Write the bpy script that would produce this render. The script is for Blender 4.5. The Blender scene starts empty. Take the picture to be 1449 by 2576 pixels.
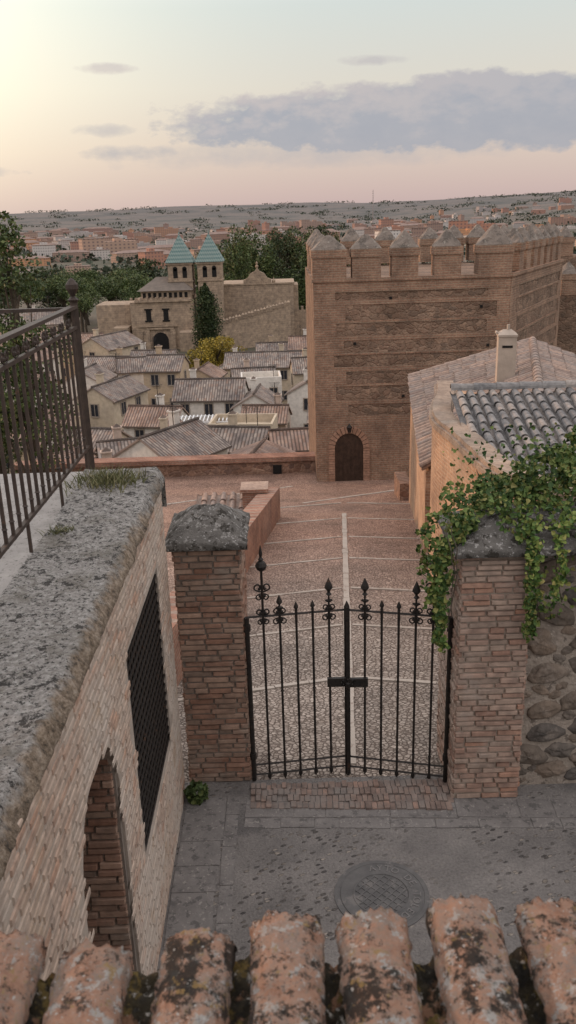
import bpy, math, random
from mathutils import Vector, Matrix, noise
R=random.Random(7)
rad=math.radians
scene=bpy.context.scene
col=scene.collection
# ---------------------------------------------------------------- mesh builder
class MB:
    def __init__(s): s.v=[];s.f=[];s.m=[];s.u=[]
    def add(s,vs,fs,mi=0,uvs=None,M=None):
        o=len(s.v)
        if M is not None: vs=[M@Vector(v) for v in vs]
        s.v+=[tuple(v) for v in vs]
        for k,f in enumerate(fs):
            s.f.append(tuple(i+o for i in f)); s.m.append(mi); s.u.append(uvs[k] if uvs else None)
    def box(s,x0,x1,y0,y1,z0,z1,mi=0,M=None):
        vs=[(x0,y0,z0),(x1,y0,z0),(x1,y1,z0),(x0,y1,z0),(x0,y0,z1),(x1,y0,z1),(x1,y1,z1),(x0,y1,z1)]
        s.add(vs,[(0,3,2,1),(4,5,6,7),(0,1,5,4),(1,2,6,5),(2,3,7,6),(3,0,4,7)],mi,None,M)
    def hexa(s,b,t,mi=0):
        n=len(b); s.add(list(b)+list(t),[tuple(range(n-1,-1,-1)),tuple(range(n,2*n))]+[(i,(i+1)%n,n+(i+1)%n,n+i) for i in range(n)],mi)
    def prism(s,poly,z0,z1,mi=0):
        s.hexa([(p[0],p[1],z0) for p in poly],[(p[0],p[1],z1) for p in poly],mi)
    def pyramid(s,x0,x1,y0,y1,z0,z1,mi=0,M=None,ridge=0):
        cx=(x0+x1)/2;cy=(y0+y1)/2
        if ridge:
            s.add([(x0,y0,z0),(x1,y0,z0),(x1,y1,z0),(x0,y1,z0),(cx-ridge,cy,z1),(cx+ridge,cy,z1)],[(0,1,5,4),(1,2,5),(2,3,4,5),(3,0,4),(3,2,1,0)],mi,None,M)
        else:
            s.add([(x0,y0,z0),(x1,y0,z0),(x1,y1,z0),(x0,y1,z0),(cx,cy,z1)],[(0,1,4),(1,2,4),(2,3,4),(3,0,4),(3,2,1,0)],mi,None,M)
    def tube(s,pts,r,n=6,mi=0,cap=True):
        pts=[Vector(p) for p in pts]
        rr=r if isinstance(r,(list,tuple)) else [r]*len(pts)
        o=len(s.v); vs=[];fs=[]
        for i,p in enumerate(pts):
            d=(pts[min(i+1,len(pts)-1)]-pts[max(i-1,0)])
            if d.length<1e-9: d=Vector((0,0,1))
            d.normalize()
            a=Vector((0,1,0)) if abs(d.y)<.9 else Vector((1,0,0))
            e=d.cross(a).normalized(); g=d.cross(e)
            for k in range(n):
                t=2*math.pi*k/n; vs.append(p+e*(math.cos(t)*rr[i])+g*(math.sin(t)*rr[i]))
        for i in range(len(pts)-1):
            for k in range(n):
                fs.append((i*n+k,i*n+(k+1)%n,(i+1)*n+(k+1)%n,(i+1)*n+k))
        if cap:
            fs.append(tuple(range(n-1,-1,-1))); L=(len(pts)-1)*n; fs.append(tuple(range(L,L+n)))
        s.add(vs,fs,mi)
    def lathe(s,c,prof,n=10,mi=0):
        vs=[];fs=[]
        for (r,z) in prof:
            for k in range(n):
                t=2*math.pi*k/n; vs.append((c[0]+r*math.cos(t),c[1]+r*math.sin(t),c[2]+z))
        for i in range(len(prof)-1):
            for k in range(n): fs.append((i*n+k,i*n+(k+1)%n,(i+1)*n+(k+1)%n,(i+1)*n+k))
        fs.append(tuple(range(n-1,-1,-1)));L=(len(prof)-1)*n;fs.append(tuple(range(L,L+n)))
        s.add(vs,fs,mi)
    def mesh(s,name,mats,smooth=False):
        me=bpy.data.meshes.new(name); me.from_pydata(s.v,[],s.f)
        for m in mats: me.materials.append(m)
        me.polygons.foreach_set('material_index',s.m)
        if any(u for u in s.u):
            ul=me.uv_layers.new(name='UVMap'); li=0; data=ul.data
            for k,f in enumerate(s.f):
                for j in range(len(f)):
                    if s.u[k]: data[li].uv=s.u[k][j]
                    li+=1
        if smooth: me.polygons.foreach_set('use_smooth',[True]*len(s.f))
        me.update(); return me
def tag(o,label=None,cat=None,group=None,kind=None):
    if label:o['label']=label
    if cat:o['category']=cat
    if group:o['group']=group
    if kind:o['kind']=kind
    return o
def obj(name,mb,mats,smooth=False,parent=None,**k):
    me=mb.mesh(name,mats,smooth) if isinstance(mb,MB) else mb
    o=bpy.data.objects.new(name,me); col.objects.link(o)
    if parent is not None:
        o.parent=parent; o.location=-parent.location if parent.type=='EMPTY' else (0,0,0)
    return tag(o,**k)
def thing(name,label,cat,loc=(0,0,0),group=None):
    e=bpy.data.objects.new(name,None); e.location=loc; e.empty_display_size=.3; col.objects.link(e)
    return tag(e,label,cat,group)
# ---------------------------------------------------------------- materials
class T:
    def __init__(s,name):
        s.mat=bpy.data.materials.new(name); s.mat.use_nodes=True; s.nt=s.mat.node_tree
        s.b=s.nt.nodes['Principled BSDF']; s.b.inputs['Specular IOR Level'].default_value=.25
        s.tc=s.nt.nodes.new('ShaderNodeTexCoord')
    def n(s,t,**k):
        x=s.nt.nodes.new(t)
        for a,b in k.items(): setattr(x,a,b)
        return x
    def put(s,inp,val):
        if isinstance(val,bpy.types.NodeSocket): s.nt.links.new(val,inp)
        else: inp.default_value=val
    def m(s,op,a,b=0.0,c=None,clamp=False):
        x=s.n('ShaderNodeMath',operation=op,use_clamp=clamp); s.put(x.inputs[0],a); s.put(x.inputs[1],b)
        if c is not None: s.put(x.inputs[2],c)
        return x.outputs[0]
    def noise(s,scale,vec=None,detail=5,rough=.6):
        x=s.n('ShaderNodeTexNoise'); x.inputs['Scale'].default_value=scale; x.inputs['Detail'].default_value=detail; x.inputs['Roughness'].default_value=rough
        s.put(x.inputs['Vector'],vec if vec is not None else s.tc.outputs['Object']); return x.outputs[0]
    def vor(s,scale,vec=None,feature='F1',out='Distance',rnd=1):
        x=s.n('ShaderNodeTexVoronoi',feature=feature); x.inputs['Scale'].default_value=scale; x.inputs['Randomness'].default_value=rnd
        s.put(x.inputs['Vector'],vec if vec is not None else s.tc.outputs['Object']); return x.outputs[out]
    def ramp(s,f,stops):
        x=s.n('ShaderNodeValToRGB'); e=x.color_ramp.elements
        while len(e)<len(stops): e.new(.5)
        for i,(p,c) in enumerate(stops): e[i].position=p; e[i].color=(*c,1)
        s.put(x.inputs[0],f); return x.outputs[0]
    def mix(s,f,a,b,mode='MIX'):
        x=s.n('ShaderNodeMix',data_type='RGBA',blend_type=mode); s.put(x.inputs[0],f)
        s.put(x.inputs[6],a if not isinstance(a,tuple) else (*a,1)); s.put(x.inputs[7],b if not isinstance(b,tuple) else (*b,1)); return x.outputs[2]
    def rng(s,f,a,b,c,d):
        x=s.n('ShaderNodeMapRange'); s.put(x.inputs[0],f)
        for i,v in enumerate((a,b,c,d)): x.inputs[i+1].default_value=v
        return x.outputs[0]
    def sep(s,vec=None):
        x=s.n('ShaderNodeSeparateXYZ'); s.put(x.inputs[0],vec if vec is not None else s.tc.outputs['Object']); return x.outputs
    def comb(s,a,b,c=0.0):
        x=s.n('ShaderNodeCombineXYZ'); s.put(x.inputs[0],a); s.put(x.inputs[1],b); s.put(x.inputs[2],c); return x.outputs[0]
    def wallvec(s):
        o=s.sep(); return s.comb(s.m('ADD',o[0],o[1]),o[2])
    def island(s):
        return s.n('ShaderNodeNewGeometry').outputs['Random Per Island']
    def done(s,colr,h=None,dist=.02,strength=.6,rough=.9):
        s.put(s.b.inputs['Base Color'],colr if not isinstance(colr,tuple) else (*colr,1))
        s.put(s.b.inputs['Roughness'],rough)
        if h is not None:
            b=s.n('ShaderNodeBump'); b.inputs['Strength'].default_value=strength; b.inputs['Distance'].default_value=dist
            s.put(b.inputs['Height'],h); s.nt.links.new(b.outputs[0],s.b.inputs['Normal'])
        return s.mat
def surf(name,cols,scale=2,bscale=30,dist=.02,spots=(),isl=None,rough=.9,strength=.6):
    t=T(name); n=t.noise(scale); k=len(cols)
    c=t.ramp(n,[(.3+.4*i/max(1,k-1),cc) for i,cc in enumerate(cols)])
    if isl: c=t.mix(1.0,c,t.ramp(t.island(),[(0,(isl[0],)*3),(1,(isl[1],)*3)]),'MULTIPLY')
    for (sc,th,cc) in spots:
        f=t.rng(t.noise(sc,detail=6,rough=.7),th,th+.05,0,1); c=t.mix(f,c,cc)
    h=t.m('ADD',t.noise(bscale,detail=6),n)
    return t.done(c,h,dist,strength,rough)
def island_mat(name,stops,stain=None,bscale=60,dist=.006,sc=1.5,rough=.9):
    t=T(name); c=t.ramp(t.island(),stops)
    c=t.mix(1.0,c,t.ramp(t.noise(9,detail=7),[(.25,(.55,.55,.55)),(.7,(1.25,1.2,1.15))]),'MULTIPLY')
    if stain:
        for (s_,th,cc,am) in stain:
            c=t.mix(t.rng(t.noise(s_,detail=7,rough=.7),th,th+.12,0,am),c,cc)
    return t.done(c,t.noise(bscale,detail=6),dist,.8,rough)
def brickmat(name,c1,c2,mort,bw=.26,bh=.065,ms=.012,dist=.02,stain=(.3,.28,.26),amt=.5):
    t=T(name); x=t.n('ShaderNodeTexBrick'); t.put(x.inputs['Vector'],t.wallvec())
    x.inputs['Color1'].default_value=(*c1,1);x.inputs['Color2'].default_value=(*c2,1);x.inputs['Mortar'].default_value=(*mort,1)
    x.inputs['Scale'].default_value=1;x.inputs['Mortar Size'].default_value=ms;x.inputs['Mortar Smooth'].default_value=.3;x.inputs['Brick Width'].default_value=bw;x.inputs['Row Height'].default_value=bh
    c=t.mix(1.0,x.outputs[0],t.ramp(t.noise(1.3,detail=8),[(.3,(.62,.6,.6)),(.7,(1.25,1.2,1.15))]),'MULTIPLY')
    c=t.mix(1.0,c,t.ramp(t.noise(14,detail=5),[(.3,(.72,.7,.7)),(.7,(1.2,1.2,1.2))]),'MULTIPLY')
    c=t.mix(t.rng(t.noise(.5,detail=6),.52,.75,0,amt),c,stain)
    h=t.m('ADD',t.m('MULTIPLY',x.outputs['Fac'],-1.0),t.m('MULTIPLY',t.noise(30),.6))
    return t.done(c,h,dist,.7)
def rubblemat(name,stones,mort,scale=3.2,dist=.05):
    t=T(name); o=t.sep(); v=t.comb(t.m('ADD',o[0],o[1]),t.m('MULTIPLY',o[2],1.6))
    w=t.n('ShaderNodeTexNoise'); w.inputs['Scale'].default_value=4; t.put(w.inputs[0],v)
    vv=t.n('ShaderNodeVectorMath',operation='MULTIPLY_ADD'); t.put(vv.inputs[0],w.outputs[1]); vv.inputs[1].default_value=(.25,.25,.25); t.put(vv.inputs[2],v)
    e=t.vor(scale,vv.outputs[0],'DISTANCE_TO_EDGE'); cc=t.vor(scale,vv.outputs[0],'F1','Color')
    sx=t.n('ShaderNodeSeparateColor'); t.put(sx.inputs[0],cc)
    c=t.ramp(sx.outputs[0],[(i/(len(stones)-1),s_) for i,s_ in enumerate(stones)])
    f=t.rng(t.m('ADD',e,t.m('MULTIPLY',t.noise(20,v),.08)),.04,.17,.1,1)
    c=t.mix(f,mort,c)
    c=t.mix(1.0,c,t.ramp(t.noise(.9,detail=8),[(.3,(.66,.63,.61)),(.7,(1.25,1.22,1.2))]),'MULTIPLY')
    c=t.mix(1.0,c,t.ramp(t.noise(11,detail=7,rough=.7),[(.3,(.62,.62,.62)),(.7,(1.3,1.28,1.25))]),'MULTIPLY')
    return t.done(c,t.m('ADD',f,t.m('MULTIPLY',t.noise(25),.8)),dist,.8)
def cobblemat(name,stones,mort,scale=14,dist=.02,warm=None,sand=.0):
    t=T(name); e=t.vor(scale,None,'DISTANCE_TO_EDGE'); cc=t.vor(scale,None,'F1','Color')
    sx=t.n('ShaderNodeSeparateColor'); t.put(sx.inputs[0],cc)
    c=t.ramp(sx.outputs[0],[(i/(len(stones)-1),s_) for i,s_ in enumerate(stones)])
    f=t.rng(e,.02,.13+sand,0,1)
    c=t.mix(f,mort,c)
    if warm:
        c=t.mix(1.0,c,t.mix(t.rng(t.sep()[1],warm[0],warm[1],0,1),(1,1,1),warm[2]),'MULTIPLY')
    c=t.mix(1.0,c,t.ramp(t.noise(.7,detail=8),[(.3,(.7,.7,.7)),(.7,(1.25,1.22,1.2))]),'MULTIPLY')
    c=t.mix(1.0,c,t.ramp(t.noise(35,detail=4),[(.3,(.8,.8,.8)),(.7,(1.2,1.2,1.2))]),'MULTIPLY')
    return t.done(c,t.m('ADD',f,t.m('MULTIPLY',t.noise(40),.3)),dist,.8,.85)
def streetmat():
    t=T('pebbled street mortar')
    c=t.ramp(t.noise(1.4,detail=9,rough=.7),[(.3,(.125,.117,.113)),(.5,(.18,.168,.16)),(.7,(.235,.218,.205))])
    o=t.sep(); rot=t.comb(t.m('ADD',o[0],t.m('MULTIPLY',o[1],.5)),t.m('SUBTRACT',t.m('MULTIPLY',o[1],2.1),t.m('MULTIPLY',o[0],.9)))
    d=t.vor(10,rot); cc=t.vor(10,rot,'F1','Color'); sx=t.n('ShaderNodeSeparateColor'); t.put(sx.inputs[0],cc)
    area=t.rng(t.noise(1.1,detail=3),.40,.52,.15,1)
    f=t.m('MULTIPLY',t.m('MULTIPLY',t.rng(d,.26,.36,1,0),t.m('GREATER_THAN',sx.outputs[1],.3)),area)
    c=t.mix(t.m('MULTIPLY',f,.95),c,t.ramp(sx.outputs[0],[(0,(.06,.056,.056)),(.45,(.10,.09,.083)),(.75,(.2,.175,.15)),(1,(.32,.285,.25))]))
    c=t.mix(1.0,c,t.ramp(t.noise(40,detail=6,rough=.7),[(.3,(.68,.68,.68)),(.7,(1.28,1.27,1.26))]),'MULTIPLY')
    c=t.mix(t.rng(t.noise(.9,detail=6),.58,.64,0,.5),c,(.075,.072,.072))
    return t.done(c,t.m('ADD',t.m('MULTIPLY',f,1.0),t.noise(45,detail=6)),.016,1,.8)
def rooftile_uv(name,stops,sp=.26,tl=.42):
    t=T(name); o=t.sep(t.tc.outputs['UV']); ux=t.m('DIVIDE',o[0],sp); uy=t.m('DIVIDE',o[1],tl)
    w=t.n('ShaderNodeTexWhiteNoise',noise_dimensions='2D'); t.put(w.inputs['Vector'],t.comb(t.m('FLOOR',ux),t.m('FLOOR',uy)))
    c=t.ramp(w.outputs[0],stops)
    a=t.m('ABSOLUTE',t.m('SINE',t.m('MULTIPLY',ux,math.pi)))
    c=t.mix(t.rng(a,.15,.6,.8,0),c,(.08,.066,.058))
    c=t.mix(1.0,c,t.ramp(t.noise(.6,detail=8),[(.3,(.55,.55,.58)),(.7,(1.3,1.25,1.2))]),'MULTIPLY')
    h=t.m('ADD',t.m('MULTIPLY',a,1.0),t.m('MULTIPLY',t.m('FRACT',uy),-.35))
    return t.done(c,h,.09,1)
def plaster(name,c,dirt=(.25,.22,.2)):
    t=T(name); b=t.mix(t.rng(t.noise(.45,detail=8,rough=.7),.45,.75,0,.5),c,dirt)
    b=t.mix(1.0,b,t.ramp(t.noise(3,detail=6),[(.3,(.82,.82,.82)),(.7,(1.1,1.1,1.1))]),'MULTIPLY')
    return t.done(b,t.noise(8,detail=6),.02,.5)
def leafmat(name,stops):
    t=T(name); c=t.ramp(t.island(),stops)
    c=t.mix(1.0,c,t.ramp(t.noise(.35,detail=3),[(.35,(.6,.62,.6)),(.65,(1.3,1.3,1.2))]),'MULTIPLY')
    return t.done(c,None,rough=.6)
def blockmat(name,wall,win,fw=3.2,fh=3.0):
    t=T(name); o=t.sep(); h=t.m('ADD',o[0],o[1])
    a=t.m('LESS_THAN',t.m('FRACT',t.m('DIVIDE',h,fw)),.42); b=t.m('LESS_THAN',t.m('FRACT',t.m('DIVIDE',t.m('ADD',o[2],.8),fh)),.48)
    nz=t.n('ShaderNodeNewGeometry').outputs['Normal']; up=t.m('LESS_THAN',t.m('ABSOLUTE',t.sep(nz)[2]),.5)
    f=t.m('MULTIPLY',t.m('MULTIPLY',a,b),t.m('MULTIPLY',up,.8))
    oi=t.n('ShaderNodeObjectInfo')
    c=t.ramp(oi.outputs['Random'],[(i/(len(wall)-1),w_) for i,w_ in enumerate(wall)])
    c=t.mix(f,c,win)
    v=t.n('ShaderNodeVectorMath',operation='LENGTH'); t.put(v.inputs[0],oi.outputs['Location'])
    c=t.mix(t.rng(v.outputs['Value'],600,4200,.0,.45),c,(.24,.19,.19))  # aerial haze painted into the facade colour, stronger with distance
    return t.done(c,None)
iron=surf('wrought iron',[(.012,.011,.011),(.03,.024,.02)],20,90,.004,[(9,.62,(.06,.032,.02))],rough=.55)
railiron=surf('painted iron',[(.035,.026,.022),(.065,.045,.036)],14,80,.004,[(8,.62,(.09,.05,.03))],rough=.55)
mortar=surf('lime mortar',[(.24,.195,.16),(.37,.31,.26)],3,60,.02)
mortar_w=surf('wall mortar',[(.30,.25,.21),(.42,.36,.31)],5,60,.01)
mortar_d=surf('grey mortar',[(.15,.125,.11),(.26,.22,.185)],3,60,.02)
brick_l=island_mat('weathered thin brick',[(0,(.22,.125,.09)),(.35,(.29,.18,.135)),(.6,(.26,.19,.15)),(.8,(.35,.24,.185)),(1,(.18,.135,.11))],[(1.2,.55,(.32,.265,.22),.6),(2.5,.6,(.09,.075,.065),.6)])
brick_r=island_mat('pale thin brick',[(0,(.29,.18,.14)),(.3,(.35,.25,.205)),(.6,(.39,.3,.25)),(.85,(.28,.22,.185)),(1,(.41,.23,.165))],[(1.5,.5,(.38,.31,.265),.7),(3,.62,(.13,.11,.1),.5)])
brick_t=island_mat('worn dull brick',[(0,(.17,.13,.115)),(.4,(.22,.165,.14)),(.7,(.2,.17,.155)),(1,(.27,.18,.145))],[(2,.48,(.2,.18,.165),.7),(6,.56,(.1,.09,.085),.6)])
brick_w=island_mat('limewashed brick',[(0,(.36,.28,.23)),(.4,(.43,.35,.295)),(.7,(.38,.30,.25)),(1,(.40,.265,.2))],[(1.1,.45,(.44,.385,.335),.75),(2.2,.54,(.3,.2,.125),.6),(4,.58,(.12,.1,.085),.65),(1.7,.58,(.19,.15,.12),.55)])
def mk_coping():
    t=T('lichened mortar coping')
    c=t.ramp(t.noise(26,detail=9,rough=.8),[(.3,(.085,.08,.073)),(.43,(.22,.205,.19)),(.55,(.36,.345,.325)),(.72,(.54,.525,.50))])
    c=t.mix(t.rng(t.noise(2.6,detail=9,rough=.75),.50,.59,0,.6),c,(.14,.125,.10))
    c=t.mix(t.rng(t.noise(9,detail=8,rough=.8),.545,.57,0,.92),c,(.035,.032,.03))
    c=t.mix(t.rng(t.noise(30,detail=6,rough=.75),.56,.585,0,.92),c,(.025,.024,.023))
    x=t.sep(); yy=t.rng(x[1],6.6,8.0,0,.09)
    ed=t.rng(t.m('ADD',t.m('SUBTRACT',x[0],yy),t.m('MULTIPLY',t.m('SUBTRACT',t.noise(7,detail=7),.5),.22)),-1.30,-1.25,0,.9)
    c=t.mix(ed,c,t.ramp(t.noise(16,detail=9,rough=.8),[(.36,(.035,.03,.025)),(.45,(.15,.11,.075)),(.55,(.31,.24,.175)),(.66,(.44,.39,.33))]))
    return t.done(c,t.m('ADD',t.noise(40,detail=8,rough=.7),t.m('MULTIPLY',t.noise(9),.8)),.035,1)
coping=mk_coping()
capstone=surf('mossy cap stone',[(.075,.07,.064),(.145,.135,.124)],5,40,.03,[(11,.56,(.25,.24,.225)),(24,.59,(.37,.36,.35)),(9,.54,(.035,.031,.026)),(5,.64,(.17,.11,.055))])
towerbrick=brickmat('tower brick',(.33,.205,.145),(.26,.16,.113),(.31,.24,.18),.28,.085,.018,.03,(.30,.22,.165))
towerrub=rubblemat('tower rubble',[(.18,.12,.09),(.25,.17,.125),(.155,.115,.09),(.3,.21,.155),(.21,.14,.105)],(.27,.195,.145),3.4,.05)
redbrick=brickmat('red brick wall',(.36,.2,.145),(.3,.165,.12),(.35,.265,.215),.28,.07,.014,.03)
parrub=rubblemat('parapet rubble',[(.2,.12,.09),(.3,.19,.14),(.18,.12,.1),(.36,.25,.19)],(.36,.24,.18),3.5)
orange=brickmat('warm brick house wall',(.44,.29,.195),(.38,.245,.165),(.45,.345,.255),.3,.075,.015,.02,(.46,.36,.27))
stonewall=surf('rough render',[(.21,.175,.15),(.33,.28,.235),(.26,.22,.185)],4,25,.05,[(9,.56,(.15,.125,.105)),(20,.6,(.4,.35,.3))])
stones=island_mat('field stones',[(0,(.10,.095,.092)),(.4,(.17,.14,.115)),(.7,(.22,.175,.14)),(1,(.13,.125,.12))],[(6,.52,(.28,.235,.2),.6),(15,.58,(.07,.06,.055),.6)],25,.03)
cob=cobblemat('cobblestones',[(.24,.2,.17),(.37,.32,.28),(.3,.255,.22),(.45,.395,.345)],(.15,.12,.1),15,.028,(13,22,(1.14,.87,.77)))  # warm glow toward the tower is tinted into the stone colour
streetm=streetmat()
slab=surf('pale stone slab',[(.14,.13,.125),(.215,.2,.19)],5,35,.012,[(9,.54,(.11,.104,.1)),(26,.58,(.28,.26,.24))])
strip=surf('stone strip',[(.37,.325,.28),(.46,.41,.36)],2,35,.008,[(5,.58,(.28,.225,.19))])
roof_uv=rooftile_uv('grey clay tile',[(0,(.2,.17,.155)),(.4,(.28,.24,.215)),(.7,(.34,.295,.26)),(1,(.26,.185,.15))])
roof_red=rooftile_uv('reddish clay tile',[(0,(.26,.17,.13)),(.4,(.34,.23,.18)),(.7,(.29,.22,.19)),(1,(.39,.28,.22))])
tile_pink=island_mat('weathered pink tile',[(0,(.22,.165,.145)),(.4,(.3,.235,.2)),(.7,(.27,.225,.205)),(1,(.36,.26,.21))],[(3,.53,(.21,.19,.18),.75),(7,.58,(.1,.085,.078),.6)],30,.01)
tile_grey=island_mat('weathered grey tile',[(0,(.155,.155,.16)),(.5,(.225,.22,.22)),(1,(.29,.26,.24))],[(5,.56,(.34,.335,.33),.5),(4,.57,(.08,.075,.073),.7)],30,.01)
dark=surf('deep shadow void',[(.01,.01,.01),(.018,.016,.015)],2,10)
doorwood=surf('old dark wood',[(.035,.022,.016),(.07,.042,.03)],8,60,.01)
whitep=plaster('white limewash',(.66,.61,.55),(.36,.32,.28)); beigep=plaster('beige render',(.52,.43,.32)); ochrep=plaster('ochre render',(.46,.35,.24)); pinkp=plaster('pinkish render',(.49,.38,.31)); greyp=plaster('grey render',(.4,.37,.34))
glass=surf('window glass',[(.02,.022,.028),(.04,.042,.05)],3,5,.001,rough=.2)
framew=surf('window frame paint',[(.25,.2,.16),(.35,.3,.25)],6,20,.002)
gatestone=brickmat('city gate stone',(.40,.315,.235),(.33,.26,.195),(.31,.245,.19),.9,.45,.03,.05,(.25,.2,.155),.7)
def mk_spire():
    t=T('green glazed tile'); o=t.sep(); h=t.m('ADD',o[0],o[1])
    x=t.n('ShaderNodeTexChecker'); x.inputs['Scale'].default_value=2.2
    t.put(x.inputs['Vector'],t.comb(t.m('ADD',h,t.m('MULTIPLY',o[2],.62)),t.m('SUBTRACT',h,t.m('MULTIPLY',o[2],.62))))
    x.inputs['Color1'].default_value=(.085,.155,.15,1); x.inputs['Color2'].default_value=(.22,.28,.26,1)
    c=t.mix(t.rng(t.noise(.8),.4,.7,0,.4),x.outputs[0],(.15,.19,.175))
    return t.done(c,None,rough=.6)
spiretile=mk_spire()
bark=surf('bark',[(.05,.04,.03),(.1,.08,.06)],6,40,.03)
L_dark=leafmat('dark foliage',[(0,(.016,.028,.012)),(.6,(.036,.054,.02)),(1,(.07,.08,.03))])
L_mid=leafmat('mid foliage',[(0,(.035,.055,.02)),(.5,(.06,.09,.03)),(1,(.12,.14,.05))])
L_olive=leafmat('olive foliage',[(0,(.04,.045,.02)),(.5,(.09,.09,.036)),(1,(.16,.14,.055))])
L_yel=leafmat('autumn foliage',[(0,(.13,.11,.02)),(.5,(.27,.2,.03)),(1,(.42,.29,.045))])
L_ivy=leafmat('ivy leaves',[(0,(.03,.065,.02)),(.4,(.08,.14,.035)),(.8,(.18,.22,.06)),(1,(.29,.25,.09))])
# ---------------------------------------------------------------- world
SUN_AZ=-68; SUN_EL=7
def world():
    w=bpy.data.worlds.new('World'); scene.world=w; w.use_nodes=True
    t=T.__new__(T); t.nt=w.node_tree; t.mat=None
    bg=t.nt.nodes['Background']; t.tc=t.n('ShaderNodeTexCoord'); g=t.tc.outputs['Generated']
    o=t.sep(g); az=t.m('MULTIPLY',t.m('ARCTAN2',o[0],o[1]),57.2958); el=t.m('MULTIPLY',t.m('ARCSINE',o[2]),57.2958)
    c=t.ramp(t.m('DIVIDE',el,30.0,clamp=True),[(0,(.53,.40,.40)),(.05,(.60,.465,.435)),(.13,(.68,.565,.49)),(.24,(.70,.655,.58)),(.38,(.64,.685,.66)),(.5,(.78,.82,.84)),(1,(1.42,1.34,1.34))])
    c=t.mix(t.m('LESS_THAN',el,0.0),c,(.3,.25,.22))
    def gauss(a0,e0,sa,se):
        x=t.m('POWER',t.m('DIVIDE',t.m('SUBTRACT',az,a0),sa),2.0); y=t.m('POWER',t.m('DIVIDE',t.m('SUBTRACT',el,e0),se),2.0)
        return t.m('ADD',x,y)
    gl=t.m('EXPONENT',t.m('MULTIPLY',gauss(-31,11,18,10),-1.0))
    gm=t.n('ShaderNodeVectorMath',operation='SCALE'); gm.inputs[0].default_value=(.8,.7,.42); t.put(gm.inputs[3],gl)
    c=t.mix(1.0,c,gm.outputs[0],'ADD')
    n0=t.noise(1.0,t.comb(t.m('MULTIPLY',az,.11),t.m('MULTIPLY',el,.3)),4,.5)
    n1=t.noise(1.0,t.comb(t.m('MULTIPLY',az,.42),t.m('MULTIPLY',el,.75)),9,.6)
    nn=t.m('ADD',t.m('MULTIPLY',t.m('SUBTRACT',n0,.5),.9),t.m('MULTIPLY',t.m('SUBTRACT',n1,.5),1.5))
    def cl(a0,e0,sa,se,amp,soft):
        env=t.m('SUBTRACT',1.0,gauss(a0,e0,sa,se)); v=t.m('ADD',env,t.m('MULTIPLY',nn,amp)); return t.rng(v,0,soft,0,1)
    main=cl(13.5,5.35,23,2.2,1.25,.35)
    low=t.m('MULTIPLY',cl(3,3.6,14,1.0,1.8,1.4),.6)
    k=t.m('MAXIMUM',main,low)
    for a0,e0,sa,se in [(-9.9,8.35,1.7,.3),(5.7,8.45,2.4,.32),(-10.2,5.1,2.4,.45),(-8.8,3.8,3.6,.5),(-18,2.9,3,.35)]:
        k=t.m('MAXIMUM',k,t.m('MULTIPLY',cl(a0,e0,sa,se,2.2,1.1),.7))
    lit=t.m('MULTIPLY',t.rng(az,-8,18,1,.25),t.rng(t.m('ADD',el,t.m('MULTIPLY',t.m('SUBTRACT',n1,.5),10.0)),5.0,7.4,0,1))
    cc=t.mix(lit,(.35,.37,.435),(.62,.53,.51))
    cc=t.mix(t.rng(n1,.35,.72,0,.45),cc,(.45,.44,.475))
    c=t.mix(t.m('MULTIPLY',k,.9),c,cc)
    sk=t.n('ShaderNodeTexSky',sky_type='NISHITA',sun_disc=False,sun_elevation=rad(SUN_EL),sun_rotation=rad(SUN_AZ))
    ss=t.n('ShaderNodeVectorMath',operation='SCALE'); t.put(ss.inputs[0],sk.outputs[0]); ss.inputs[3].default_value=.01
    c=t.mix(1.0,c,ss.outputs[0],'ADD')
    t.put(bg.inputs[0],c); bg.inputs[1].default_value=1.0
world()
sd=bpy.data.lights.new('sun','SUN'); sd.energy=2.2; sd.angle=rad(3); sd.color=(1,.60,.36)
so=bpy.data.objects.new('sun',sd); col.objects.link(so)
dv=Vector((math.sin(rad(SUN_AZ))*math.cos(rad(SUN_EL)),math.cos(rad(SUN_AZ))*math.cos(rad(SUN_EL)),math.sin(rad(SUN_EL))))
so.rotation_euler=dv.to_track_quat('Z','Y').to_euler()
# ---------------------------------------------------------------- camera
cd=bpy.data.cameras.new('camera'); cam=bpy.data.objects.new('camera',cd); col.objects.link(cam)
cd.sensor_fit='VERTICAL'; cd.sensor_height=36; cd.lens=30.33; cd.clip_start=.05; cd.clip_end=30000
cam.matrix_world=Matrix.Translation((0,0,6))@Matrix.Rotation(rad(71),4,'X')@Matrix.Rotation(rad(-1.78),4,'Z')
cd.dof.use_dof=True; cd.dof.focus_distance=11; cd.dof.aperture_fstop=5
scene.camera=cam
scene.view_settings.view_transform='Standard'; scene.view_settings.look='None'; scene.view_settings.exposure=0
# ---------------------------------------------------------------- terrain
def sst(a,b,x):
    t=max(0,min(1,(x-a)/(b-a))); return t*t*(3-2*t)
def terr(x,y):
    r=math.hypot(x,y); a=math.degrees(math.atan2(x,y))
    z=-6.0
    z+=-7.5*sst(33,48,r)-4.5*sst(48,90,r)-1.5*sst(90,200,r)-11*sst(220,600,r)
    right=sst(4,20,a)
    r0=3000-2100*right
    amp=104+16*right
    nn=noise.fractal(Vector((x/1500,y/1500,1.3)),1,2,4)
    z+=amp*sst(r0,6500,r)*(1+.16*nn)+ (8*nn*sst(600,2500,r))
    if r>6500: z-= (r-6500)*.02
    return z
mb=MB(); azs=[-180+i*8 for i in range(17)]+[-44+i*.5 for i in range(177)]+[52+i*8 for i in range(17)]
rs=[2,20,33]+[34*1.065**i for i in range(1,90)]
n=len(azs)
for r in rs:
    for a in azs: x=r*math.sin(rad(a)); y=r*math.cos(rad(a)); mb.v.append((x,y,terr(x,y)))
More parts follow.
